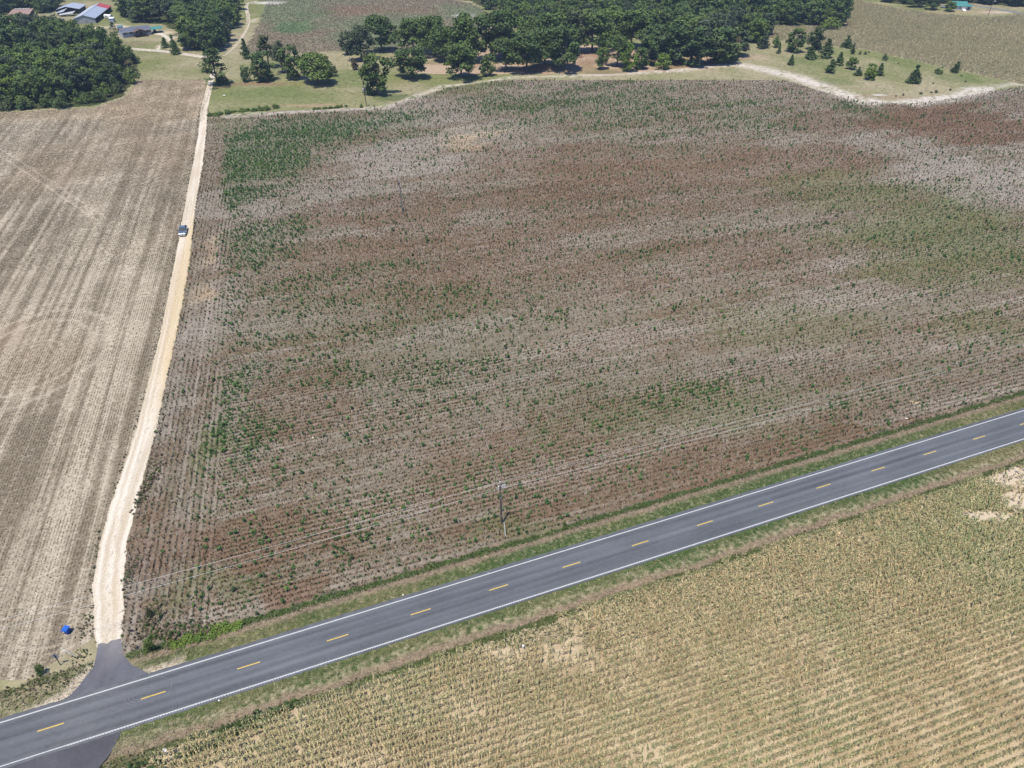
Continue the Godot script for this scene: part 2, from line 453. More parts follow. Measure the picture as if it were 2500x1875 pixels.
# ---------------------------------------------------------------- the scene
func _ready() -> void:
	rng.seed = 20240607
	wide.seed = 3
	wide.frequency = 0.012
	wide.fractal_octaves = 3
	mid.seed = 8
	mid.frequency = 0.11
	mid.fractal_octaves = 3
	fine.seed = 21
	fine.frequency = 0.9
	fine.fractal_octaves = 2
	build_view()
	build_spots()
	build_ground()
	build_road()
	build_lanes()
	build_trees()
	build_houses()
	build_roadside()
	build_truck()
	build_poles()
	build_crops()


func build_view() -> void:
	var cam := Camera3D.new()
	cam.name = "camera"
	cam.position = Vector3(0, EYE, 0)
	cam.rotation_degrees.x = -37.0
	cam.fov = 56.74
	cam.near = 0.5
	cam.far = 9000.0
	cam.current = true
	add_child(cam)
	var sky_mat := ProceduralSkyMaterial.new()
	sky_mat.sky_top_color = Color(0.30, 0.46, 0.74)
	sky_mat.sky_horizon_color = Color(0.70, 0.78, 0.88)
	sky_mat.sky_curve = 0.18
	sky_mat.ground_bottom_color = Color(0.35, 0.32, 0.26)
	sky_mat.ground_horizon_color = Color(0.60, 0.66, 0.70)
	var sky := Sky.new()
	sky.sky_material = sky_mat
	var env := Environment.new()
	env.background_mode = Environment.BG_SKY
	env.sky = sky
	env.background_energy_multiplier = 1.0
	env.tonemap_mode = Environment.TONE_MAPPER_LINEAR
	env.tonemap_exposure = 1.45
	env.sdfgi_enabled = true
	env.ssao_enabled = true
	env.ssil_enabled = true
	env.fog_enabled = true
	env.fog_density = 0.00012
	env.fog_light_color = Color(0.72, 0.82, 0.95)
	var we := WorldEnvironment.new()
	we.name = "world_environment"
	we.environment = env
	add_child(we)
	var sun := DirectionalLight3D.new()
	sun.name = "sun"
	sun.light_color = Color(1.0, 0.965, 0.90)
	sun.light_energy = 1.35
	sun.light_angular_distance = 0.53
	sun.shadow_enabled = true
	add_child(sun)
	sun.look_at_from_position(Vector3(-1.45, 9.1, 2.43) * 10.0, Vector3.ZERO)


func build_spots() -> void:
	var sand := c3(0.590, 0.500, 0.380)
	var white := c3(0.620, 0.580, 0.520)
	var lush := c3(0.120, 0.165, 0.052)
	var brown := c3(0.275, 0.170, 0.115)
	spots = [
		[-252.1, -498.3, 3.6, 5.2, sand, 0.7], [-236.6, -452.6, 1.7, 13.3, sand, 0.9], [-259.5, -490.6, 6.2, 5.1, sand, 0.7], [-212.5, -475.7, 6.3, 6.0, sand, 0.7], [-201.2, -461.6, 1.9, 18.3, sand, 0.8], [-199.6, -439.7, 3.3, 5.3, sand, 0.8],
		[-189.1, -433.5, 5.1, 4.1, sand, 0.6], [-218.9, -443.9, 11.8, 8.6, c3(0.240, 0.205, 0.120), 0.7], [-247.7, -493.2, 6.7, 5.1, sand, 0.8],
		[-176.0, -580.8, 13.4, 6.9, white, 0.8], [-168.8, -514.5, 2.7, 8.3, sand, 0.7], [-32.9, -528.7, 8.2, 10.2, white, 0.5], [-137.1, -494.4, 14.2, 23.3, c3(0.120, 0.190, 0.085), 0.8], [-136.1, -536.0, 12.5, 11.9, c3(0.130, 0.180, 0.085), 0.5],
		[-108.2, -551.3, 22.8, 21.9, brown, 0.4], [-71.2, -551.3, 19.9, 15.7, brown, 0.3], [-126.6, -543.6, 7.0, 7.6, lush, 0.5],
		[-65.9, -426.4, 5.0, 5.0, c3(0.40, 0.30, 0.24), 0.7], [-104.1, -343.4, 30.3, 9.7, lush, 0.35], [-128.3, -389.5, 12.6, 10.2, lush, 0.5], [-83.7, -365.2, 12.0, 19.2, lush, 0.5], [-51.8, -334.6, 11.1, 6.6, c3(0.08, 0.12, 0.04), 0.7],
		[-87.8, -321.8, 19.7, 3.7, c3(0.37, 0.27, 0.17), 0.7], [-123.3, -357.7, 17.6, 3.7, brown, 0.6], [-136.8, -354.0, 3.9, 5.1, brown, 0.5],
		[154.0, -361.4, 13.8, 7.5, lush, 0.5], [217.1, -369.1, 12.1, 10.9, lush, 0.55], [160.2, -402.7, 13.0, 10.8, lush, 0.4], [205.6, -402.7, 13.0, 10.8, lush, 0.35],
		[168.5, -334.6, 20.4, 5.3, c3(0.340, 0.255, 0.175), 0.6], [167.7, -338.6, 3.4, 1.3, white, 0.7], [132.4, -411.9, 8.8, 8.5, c3(0.42, 0.32, 0.23), 0.5],
		[312.2, -543.6, 30.9, 9.2, c3(0.360, 0.300, 0.180), 0.8], [334.7, -543.6, 12.7, 4.6, c3(0.54, 0.44, 0.34), 0.7], [316.4, -569.0, 11.7, 3.3, c3(0.36, 0.31, 0.17), 0.8], [259.5, -546.6, 6.2, 3.1, c3(0.17, 0.24, 0.19), 0.6],
		[217.4, -488.1, 15.3, 15.1, c3(0.310, 0.205, 0.120), 0.4], [257.6, -575.7, 17.8, 10.1, c3(0.420, 0.360, 0.190), 0.5],
		[48.8, -393.8, 8.5, 7.0, c3(0.50, 0.38, 0.26), 0.6], [92.4, -388.6, 12.6, 3.4, c3(0.30, 0.16, 0.10), 0.6],
	]


func build_ground() -> void:
	var soil := mat("soil", Color.WHITE, 1.0)
	soil.vertex_color_use_as_albedo = true
	soil.metallic_specular = 0.1
	soil.albedo_texture = noise_texture(0.035, 0.74, 1.0, 5, 1024, 4)
	soil.uv1_triplanar = true
	soil.uv1_world_triplanar = true
	soil.uv1_scale = Vector3(0.11, 0.11, 0.11)
	var names := {PASTURE: "pasture", FALLOW: "fallow_field", STUBBLE: "stubble_field", CORN: "corn_field", FAR_CORN: "distant_corn_field", VERGE: "road_verge", FAR_FIELD: "distant_fallow_field", GROVE: "grove_floor", WOOD: "wood_floor"}
	var vs := {}
	var cs := {}
	var ns := {}
	var ix := {}
	for r in names:
		vs[r] = PackedVector3Array()
		cs[r] = PackedColorArray()
		ns[r] = PackedVector3Array()
		ix[r] = PackedInt32Array()
	for strip in [[-30.0, -126.0, 0.3], [-126.0, -228.0, 0.5], [-228.0, -408.0, 0.9], [-408.0, -708.0, 2.5]]:
		var cell: float = strip[2]
		var rows := roundi((strip[0] - strip[1]) / cell)
		var half: float = 0.72 * (54.2 - 0.7986 * strip[1]) + 30.0
		var cols := ceili(half * 2.0 / cell)
		var maps := []
		for i in rows + 1:
			var z: float = strip[0] - i * cell
			var cache := {}
			for r in names:
				var blank := PackedInt32Array()
				blank.resize(cols + 1)
				blank.fill(-1)
				cache[r] = blank
			maps.append(cache)
		for i in rows:
			var z: float = strip[0] - i * cell
			var reach := 0.72 * (54.2 - 0.7986 * (z - cell)) + 26.0
			var j0 := maxi(0, floori((half - reach) / cell))
			var j1 := mini(cols, ceili((half + reach) / cell))
			var top: Dictionary = maps[i]
			var low: Dictionary = maps[i + 1]
			for j in range(j0, j1):
				var x := -half + j * cell
				var r := region_of(Vector2(x + cell * 0.5, z - cell * 0.5))
				var ids := [0, 0, 0, 0]
				for k in 4:
					var jj := j + (1 if k == 1 or k == 2 else 0)
					var store: Dictionary = low if k >= 2 else top
					var at: int = store[r][jj]
					if at < 0:
						var vx := -half + jj * cell
						var vz := z - (cell if k >= 2 else 0.0)
						at = vs[r].size()
						store[r][jj] = at
						var h := ground_height(vx, vz)
						vs[r].append(Vector3(vx, h, vz))
						cs[r].append(color_at(Vector2(vx, vz), r))
						if absf(along(Vector2(vx, vz)).y) < 11.0:
							ns[r].append(Vector3(h - ground_height(vx + 0.2, vz), 0.2, h - ground_height(vx, vz + 0.2)).normalized())
						else:
							ns[r].append(Vector3.UP)
					ids[k] = at
				# clockwise seen from above
				ix[r].append_array([ids[0], ids[3], ids[2], ids[0], ids[2], ids[1]])
	for r in names:
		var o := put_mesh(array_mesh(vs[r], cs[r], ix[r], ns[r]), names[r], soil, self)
		tag(o, "", "", "", "structure")
	# the land beyond, out to the horizon
	var s := start()
	quad(s, Vector3(-6000, -0.62, 400), Vector3(-6000, -0.62, -6000), Vector3(6000, -0.62, -6000), Vector3(6000, -0.62, 400))
	var land := mat("far_land", c3(0.150, 0.150, 0.080), 1.0)
	tag(put(s, "ground", land, self), "", "", "", "structure")


var mouth := PackedVector2Array([Vector2(-58.62, -58.21), Vector2(-58.10, -58.47), Vector2(-57.31, -58.27), Vector2(-56.97, -58.80), Vector2(-55.71, -59.12), Vector2(-54.57, -57.12), Vector2(-54.04, -56.36), Vector2(-52.98, -55.48), Vector2(-52.04, -54.86), Vector2(-51.07, -54.44), Vector2(-49.56, -53.77), Vector2(-48.36, -53.71), Vector2(-60.08, -48.79), Vector2(-60.13, -49.52), Vector2(-58.78, -50.59), Vector2(-58.52, -51.29), Vector2(-58.21, -52.22), Vector2(-58.02, -53.11), Vector2(-57.81, -53.95), Vector2(-57.57, -54.50), Vector2(-57.69, -55.23), Vector2(-58.04, -56.48)])
var turnout := PackedVector2Array([Vector2(-50.01, -46.61), Vector2(-49.83, -45.71), Vector2(-49.79, -45.03), Vector2(-49.82, -44.41), Vector2(-49.88, -43.49), Vector2(-50.14, -42.49), Vector2(-50.66, -41.21), Vector2(-51.52, -39.35), Vector2(-56.81, -35.95), Vector2(-70.12, -33.80), Vector2(-73.47, -38.65)])


func road_color(s: float, n: float) -> Color:
	var worn := 0.5 + 0.5 * cos((absf(n) - 1.55) * 4.0)
	var streak := mid.get_noise_2d(s * 0.12, n * 9.0)
	var blot := mid.get_noise_2d(s * 0.8, n * 1.2 + 50.0)
	var k := 1.0 + 0.20 * (worn - 0.5) + 0.34 * streak + 0.14 * blot + 0.12 * fine.get_noise_2d(s * 1.4, n * 2.0)
	k *= 1.0 + 0.10 * wide.get_noise_2d(s * 1.5, n)
	if absf(n) > 3.2:
		k *= 0.94 + 0.15 * fine.get_noise_2d(s * 0.8, 3.0)
	# dust and scuffs tracked out of the lane
	var dust := exp(-pow((s - 9.0) / 8.0, 2.0)) * (0.5 + 0.5 * fine.get_noise_2d(s * 0.9 + n * 1.6, n * 0.7))
	var c := c3(0.113, 0.121, 0.133) * k
	return c.lerp(c3(0.230, 0.215, 0.200), clampf(dust * 0.28, 0.0, 0.5))


func asphalt() -> StandardMaterial3D:
	var m := mat("asphalt", Color.WHITE, 0.82)
	if m.albedo_texture == null:
		m.vertex_color_use_as_albedo = true
		m.metallic_specular = 0.35
		m.albedo_texture = noise_texture(0.09, 0.80, 1.0, 4, 512, 12)
		m.uv1_triplanar = true
		m.uv1_world_triplanar = true
		m.uv1_scale = Vector3(0.45, 0.45, 0.45)
	return m


func flat_polygon(poly: PackedVector2Array, y: float, tone: Callable, cell: float) -> ArrayMesh:
	# a polygon cut into small squares along its bounding box, clipped at its outline
	var v := PackedVector3Array()
	var c := PackedColorArray()
	var nn := PackedVector3Array()
	var ix := PackedInt32Array()
	var lo := poly[0]
	var hi := poly[0]
	for p in poly:
		lo = lo.min(p)
		hi = hi.max(p)
	for i in ceili((hi.x - lo.x) / cell):
		for j in ceili((hi.y - lo.y) / cell):
			var a := lo + Vector2(i, j) * cell
			var sq := PackedVector2Array([a, a + Vector2(cell, 0), a + Vector2(cell, cell), a + Vector2(0, cell)])
			for piece in Geometry2D.intersect_polygons(poly, sq):
				if Geometry2D.is_polygon_clockwise(piece):
					piece.reverse()
				var first := v.size()
				for p in piece:
					v.append(Vector3(p.x, y, p.y))
					c.append(tone.call(p))
					nn.append(Vector3.UP)
				for k in range(1, piece.size() - 1):
					ix.append_array([first, first + k, first + k + 1])
	return array_mesh(v, c, ix, nn)


func strip_along_road(s0: float, s1: float, n0: float, n1: float, y: float, step := 0.0) -> SurfaceTool:
	var s := start()
	var count := 1 if step <= 0.0 else ceili((s1 - s0) / step)
	for i in count:
		var a := lerpf(s0, s1, float(i) / count)
		var b := lerpf(s0, s1, float(i + 1) / count)
		var p := [from_road(a, n0), from_road(b, n0), from_road(b, n1), from_road(a, n1)]
		quad(s, Vector3(p[0].x, y, p[0].y), Vector3(p[1].x, y, p[1].y), Vector3(p[2].x, y, p[2].y), Vector3(p[3].x, y, p[3].y))
	return s


func build_road() -> void:
	var v := PackedVector3Array()
	var c := PackedColorArray()
	var nn := PackedVector3Array()
	var ix := PackedInt32Array()
	var s0 := -70.0
	var rows := 1060
	var cols := 32
	for i in rows + 1:
		var s := s0 + i * 0.3
		var left := -3.78 + 0.09 * fine.get_noise_2d(s * 0.9, 11.0) + 0.06 * fine.get_noise_2d(s * 3.0, 5.0)
		var right := 3.58 + 0.09 * fine.get_noise_2d(s * 0.9, 31.0) + 0.06 * fine.get_noise_2d(s * 3.0, 45.0)
		for j in cols + 1:
			var n := lerpf(left, right, float(j) / cols)
			var p := from_road(s, n)
			v.append(Vector3(p.x, 0.05 + 0.06 * (1.0 - absf(n) / 3.6), p.y))
			c.append(road_color(s, n))
			nn.append(Vector3(0, 1, 0))
			if i < rows and j < cols:
				var a := i * (cols + 1) + j
				ix.append_array([a, a + cols + 1, a + cols + 2, a, a + cols + 2, a + 1])
	var road := put_mesh(array_mesh(v, c, ix, nn), "road", asphalt(), self)
	tag(road, "", "", "", "structure")
	# paint
	var white := mat("white_paint", c3(0.74, 0.74, 0.72), 0.7)
	white.albedo_texture = noise_texture(0.05, 0.55, 1.0, 5, 512, 31)
	white.uv1_triplanar = true
	white.uv1_world_triplanar = true
	white.uv1_scale = Vector3(0.35, 0.35, 0.35)
	var yellow := mat("yellow_paint", c3(0.80, 0.58, 0.16), 0.7)
	yellow.albedo_texture = white.albedo_texture
	yellow.uv1_triplanar = true
	yellow.uv1_world_triplanar = true
	yellow.uv1_scale = Vector3(0.35, 0.35, 0.35)
	put(strip_along_road(-70.0, 248.0, -3.20, -3.03, 0.066, 2.0), "edge_line", white, road)
	var low := strip_along_road(-70.0, 248.0, 3.05, 3.19, 0.066, 2.0)
	var t := 8.0
	while t < 230.0:  # the rumble strip breaks the lower side of the line into teeth
		var a := from_road(t, 3.19)
		var b := from_road(t + 0.19, 3.19)
		var d := from_road(t + 0.19, 3.27)
		var e := from_road(t, 3.27)
		quad(low, Vector3(a.x, 0.066, a.y), Vector3(b.x, 0.066, b.y), Vector3(d.x, 0.066, d.y), Vector3(e.x, 0.066, e.y))
		t += 0.36
	put(low, "edge_line", white, road)
	for k in range(-5, 20):
		var at := 4.2 + 12.19 * k
		put(strip_along_road(at, at + 3.05, -0.21, -0.03, 0.118), "centre_dash", yellow, road)
	# curved tyre scuffs
	var scuff := mat("tyre_scuff", c3(0.165, 0.163, 0.174), 0.9)
	for e in [[Vector2(-49.30, -50.59), 1.55, 0.9, 0.4, 6.0], [Vector2(-49.30, -50.59), 1.05, 0.6, 0.0, 5.4], [Vector2(-49.30, -50.59), 2.0, 1.2, 0.2, 4.0], [Vector2(-52.88, -50.31), 1.5, 0.7, -0.6, 2.6], [Vector2(-52.88, -50.31), 1.1, 0.5, -0.4, 2.4], [Vector2(-50.07, -50.48), 4.6, 2.4, -0.5, 1.6], [Vector2(-51.95, -51.05), 6.0, 3.0, 1.2, 0.9]]:
		var s := start()
		var mid_at: Vector2 = e[0]
		var steps := 40
		for i in steps:
			var r := []
			for q in [[i, 0.0], [i + 1, 0.0], [i + 1, 0.055], [i, 0.055]]:
				var th: float = e[3] + e[4] * q[0] / steps
				var o: Vector2 = ROAD_DIR * cos(th) * (e[1] - q[1]) - ROAD_SIDE * sin(th) * (e[2] - q[1])
				r.append(Vector3(mid_at.x + o.x, 0.116, mid_at.y + o.y))
			if fine.get_noise_2d(i * 0.6, e[1] * 9.0) > -0.25:
				quad(s, r[0], r[1], r[2], r[3])
		put(s, "tyre_mark", scuff, road)
	# the mouth of the lane and the paved turnout across the road
	var tone := func(p: Vector2) -> Color:
		var k := 1.0 + 0.25 * mid.get_noise_2d(p.x * 2.0, p.y * 2.0) + 0.12 * fine.get_noise_2d(p.x * 2.0, p.y * 2.0)
		var q := along(p)
		var dust := smoothstep(-5.0, -13.0, q.y) * 0.34 + smoothstep(-9.0, -14.0, q.y) * 0.7 * fine.get_noise_2d(p.x * 0.9, p.y * 0.9) + 0.16 * mid.get_noise_2d(p.x * 5.0, p.y)
		return (c3(0.118, 0.118, 0.136) * k).lerp(c3(0.36, 0.33, 0.29), clampf(dust, 0.0, 0.5))
	tag(put_mesh(flat_polygon(mouth, 0.035, tone, 0.3), "lane_apron", asphalt(), self), "", "", "", "structure")
	var tone2 := func(p: Vector2) -> Color:
		var k := 1.0 + 0.3 * mid.get_noise_2d(p.x * 1.3, p.y * 1.3) + 0.15 * fine.get_noise_2d(p.x * 2.0, p.y * 2.0)
		var track := exp(-pow((p.x + 50.2 + (p.y + 40.0) * 0.30) / 0.5, 2.0))
		return (c3(0.088, 0.086, 0.098) * k).lerp(c3(0.27, 0.235, 0.20), clampf(track * 0.4 * (1.0 + 1.5 * mid.get_noise_2d(p.x * 4.0, p.y * 4.0)), 0.0, 0.4))
	tag(put_mesh(flat_polygon(turnout, 0.03, tone2, 0.3), "paved_turnout", asphalt(), self), "", "", "", "structure")


# a lane laid between two edges; rut lines run along it
func lane(called: String, left: Array, right: Array, y: float, across: int, step: float, base: Color, crest: Color, ragged: float) -> MeshInstance3D:
	var v := PackedVector3Array()
	var c := PackedColorArray()
	var nn := PackedVector3Array()
	var ix := PackedInt32Array()
	var rows := 0
	var run := 0.0
	var flip: bool = (left[1] - left[0]).cross(right[0] - left[0]) < 0.0
	for k in left.size() - 1:
		var length: float = ((left[k + 1] + right[k + 1]) * 0.5).distance_to((left[k] + right[k]) * 0.5)
		var parts := maxi(1, ceili(length / step))
		for i in parts + (1 if k == left.size() - 2 else 0):
			var t := float(i) / parts
			var a: Vector2 = left[k].lerp(left[k + 1], t)
			var b: Vector2 = right[k].lerp(right[k + 1], t)
			run += length / parts
			var da := ragged * (fine.get_noise_2d(run * 0.4, 3.0) + 0.8 * mid.get_noise_2d(run * 2.0, 7.0))
			var db := ragged * (fine.get_noise_2d(run * 0.4, 93.0) + 0.8 * mid.get_noise_2d(run * 2.0, 77.0))
			var w := (b - a).normalized()
			a += w * da
			b += w * db
			for j in across + 1:
				var u := float(j) / across
				var p := a.lerp(b, u)
				v.append(Vector3(p.x, y, p.y))
				nn.append(Vector3.UP)
				var rut := mid.get_noise_2d(run * 0.12, u * 34.0)
				var blot := mid.get_noise_2d(p.x * 0.8, p.y * 0.35 + 17.0)
				var cc := base.lerp(crest, clampf(0.45 + rut * 1.5 + blot * 0.6, 0.0, 1.0))
				cc = cc.lerp(c3(0.600, 0.460, 0.250), clampf((0.25 + smoothstep(0.35, 0.75, u)) * (exp(-pow((p.y + 158.0) / 42.0, 2.0)) + 0.35 * wide.get_noise_2d(p.x, p.y * 1.8)), 0.0, 0.6))
				if absf(u - 0.5) < 0.13 and fine.get_noise_2d(run * 0.7, u * 9.0) > 0.42:
					cc = cc.lerp(c3(0.300, 0.270, 0.180), 0.5)
				c.append(cc * (1.0 + 0.10 * fine.get_noise_2d(p.x * 1.5, p.y * 1.5)))
			rows += 1
	for i in rows - 1:
		for j in across:
			var q := i * (across + 1) + j
			if flip:
				ix.append_array([q, q + across + 2, q + across + 1, q, q + 1, q + across + 2])
			else:
				ix.append_array([q, q + across + 1, q + across + 2, q, q + across + 2, q + 1])
	var o := put_mesh(array_mesh(v, c, ix, nn), called, mats["soil"], self)
	tag(o, "", "", "", "structure")
	return o


func build_lanes() -> void:
	var pale := c3(0.560, 0.480, 0.360)
	var crest := c3(0.720, 0.650, 0.540)
	lane("sand_lane", [Vector2(-58.52, -57.63), Vector2(-59.54, -59.32), Vector2(-61.51, -63.13), Vector2(-64.09, -68.22), Vector2(-65.40, -72.10), Vector2(-66.95, -76.98), Vector2(-68.78, -84.27), Vector2(-70.72, -94.33), Vector2(-72.82, -104.61), Vector2(-77.00, -121.09), Vector2(-81.69, -139.13), Vector2(-87.89, -160.97), Vector2(-93.28, -179.45), Vector2(-99.95, -202.06), Vector2(-105.07, -219.47), Vector2(-114.06, -250.45), Vector2(-123.38, -282.29), Vector2(-134.52, -316.93), Vector2(-144.58, -354.04), Vector2(-150.28, -375.41), Vector2(-155.45, -393.79), Vector2(-158.70, -405.38)],
		[Vector2(-55.34, -58.53), Vector2(-55.74, -59.32), Vector2(-57.05, -63.13), Vector2(-59.33, -68.22), Vector2(-60.83, -72.10), Vector2(-62.62, -76.98), Vector2(-64.23, -84.27), Vector2(-66.62, -94.33), Vector2(-68.85, -104.61), Vector2(-73.26, -121.09), Vector2(-77.97, -139.13), Vector2(-83.89, -160.97), Vector2(-89.30, -179.45), Vector2(-96.47, -202.06), Vector2(-101.77, -219.47), Vector2(-110.54, -250.45), Vector2(-120.32, -282.29), Vector2(-131.60, -316.93), Vector2(-141.87, -354.04), Vector2(-148.04, -375.41), Vector2(-153.32, -393.79), Vector2(-156.52, -405.38)], 0.02, 22, 0.5, pale, crest, 0.17)
	var far := c3(0.56, 0.50, 0.41)
	var far2 := c3(0.66, 0.60, 0.51)
	lane("farm_drive", [Vector2(-154.83, -403.56), Vector2(-159.00, -406.29), Vector2(-172.80, -413.75), Vector2(-183.83, -419.50), Vector2(-194.74, -424.39), Vector2(-209.78, -428.38), Vector2(-218.63, -432.44), Vector2(-230.20, -438.64), Vector2(-238.96, -443.93)], [Vector2(-156.64, -409.06), Vector2(-161.19, -412.80), Vector2(-174.87, -419.50), Vector2(-185.87, -424.89), Vector2(-196.91, -429.89), Vector2(-212.15, -433.97), Vector2(-220.89, -437.60), Vector2(-232.60, -443.93), Vector2(-240.97, -448.24)], 0.024, 6, 1.5, far, far2, 0.3)
	lane("field_track", [Vector2(-156.50, -414.70), Vector2(-157.19, -427.38), Vector2(-159.74, -450.43), Vector2(-165.00, -480.59), Vector2(-171.29, -507.65), Vector2(-180.29, -536.02), Vector2(-190.60, -565.69), Vector2(-193.95, -580.79), Vector2(-188.99, -589.49)], [Vector2(-155.61, -414.70), Vector2(-155.82, -427.38), Vector2(-158.07, -450.43), Vector2(-162.98, -480.59), Vector2(-169.17, -507.65), Vector2(-177.79, -536.02), Vector2(-187.98, -565.69), Vector2(-190.56, -577.37), Vector2(-186.48, -585.98)], 0.02, 6, 1.5, c3(0.42, 0.36, 0.25), far2, 0.5)
	lane("house_drive", [Vector2(-199.92, -429.39), Vector2(-200.09, -439.69), Vector2(-200.58, -443.93)], [Vector2(-197.63, -429.39), Vector2(-197.99, -439.69), Vector2(-198.70, -443.93)], 0.028, 4, 1.5, far, far2, 0.3)
	lane("gravel_drive", [Vector2(-216.61, -472.13), Vector2(-209.82, -466.25), Vector2(-203.33, -457.09), Vector2(-199.74, -451.53)], [Vector2(-216.28, -476.94), Vector2(-209.69, -470.94), Vector2(-202.70, -460.49), Vector2(-197.35, -451.53)], 0.028, 5, 1.5, far, far2, 0.4)
	var grey := c3(0.19, 0.19, 0.195)
	lane("back_road", [Vector2(324.79, -573.99), Vector2(333.43, -562.43), Vector2(338.93, -551.28), Vector2(346.39, -534.54), Vector2(375.93, -495.73)], [Vector2(326.93, -578.22), Vector2(336.03, -567.33), Vector2(341.95, -556.81), Vector2(350.26, -541.28), Vector2(381.19, -503.62)], 0.024, 4, 2.0, grey, grey * 1.25, 0.2)

# ---------------------------------------------------------------- trees
# A crown is many leaf-sized faces gathered in clumps; each prototype is made once and shared.
func leaf_cloud(clumps: Array, per_clump: int, leaf: float, hue: float, r: RandomNumberGenerator, droop := 0.0) -> ArrayMesh:
	var v := PackedVector3Array()
	var c := PackedColorArray()
	var nn := PackedVector3Array()
	var ix := PackedInt32Array()
	for e in clumps:
		var at: Vector3 = e[0]
		var rad: Vector3 = e[1]
		var count := int(per_clump * (e[2] if e.size() > 2 else 1.0))
		var tint := r.randf_range(1.0 - hue, 1.0 + hue)
		var warm := r.randf_range(-hue, hue) * 0.5
		for k in count:
			var d := Vector3(r.randfn(), r.randfn(), r.randfn()).normalized()
			var p := at + d * rad * pow(r.randf(), 0.36) * r.randf_range(0.85, 1.12)
			var out := (d * 0.8 + Vector3(r.randfn(), r.randfn() + 1.15 - droop, r.randfn()) * 0.7).normalized()
			var side := out.cross(Vector3(r.randfn(), r.randfn(), r.randfn())).normalized()
			var up := side.cross(out)
			var w := leaf * r.randf_range(0.55, 1.25)
			var l := w * r.randf_range(0.9, 1.9)
			var first := v.size()
			v.append(p - up * l * 0.5)
			v.append(p + side * w * 0.5 + out * w * 0.12)
			v.append(p + up * l * 0.5 - out * w * 0.25)
			v.append(p - side * w * 0.5 + out * w * 0.12)
			var k2 := tint * r.randf_range(0.75, 1.28)
			var cc := Color(k2 * (1.0 + warm), k2, k2 * (1.0 - warm * 0.6))
			for q in 4:
				c.append(cc)
				nn.append(out)
			ix.append_array([first, first + 1, first + 2, first, first + 2, first + 3])
	return array_mesh(v, c, ix, face_normals(v, ix))


func limbs(height: float, girth: float, clear: float, tips: Array, lean: Vector2) -> Mesh:
	var s := start()
	var last := Vector3.ZERO
	var parts := 5
	for i in parts:
		var t := float(i + 1) / parts
		var p := Vector3(lean.x * t * t, height * 0.80 * t, lean.y * t * t)
		tube(s, last, p, girth * (1.0 - 0.80 * (t - 1.0 / parts)) * (1.35 if i == 0 else 1.0), girth * (1.0 - 0.80 * t), 7, i == parts - 1)
		last = p
	for tip in tips:
		var e: Vector3 = tip
		var y0 := clampf(e.y * 0.55, clear * height * 0.7, height * 0.7)
		var t := y0 / (height * 0.80)
		var a := Vector3(lean.x * t * t, y0, lean.y * t * t)
		var m := a.lerp(e, 0.55) + Vector3(0, (e.y - a.y) * 0.12, 0)
		tube(s, a, m, girth * 0.42 * (1.0 - 0.5 * t), girth * 0.24, 5, false)
		tube(s, m, e, girth * 0.24, girth * 0.07, 5, false)
	s.generate_normals()
	return s.commit()


var kinds := {}

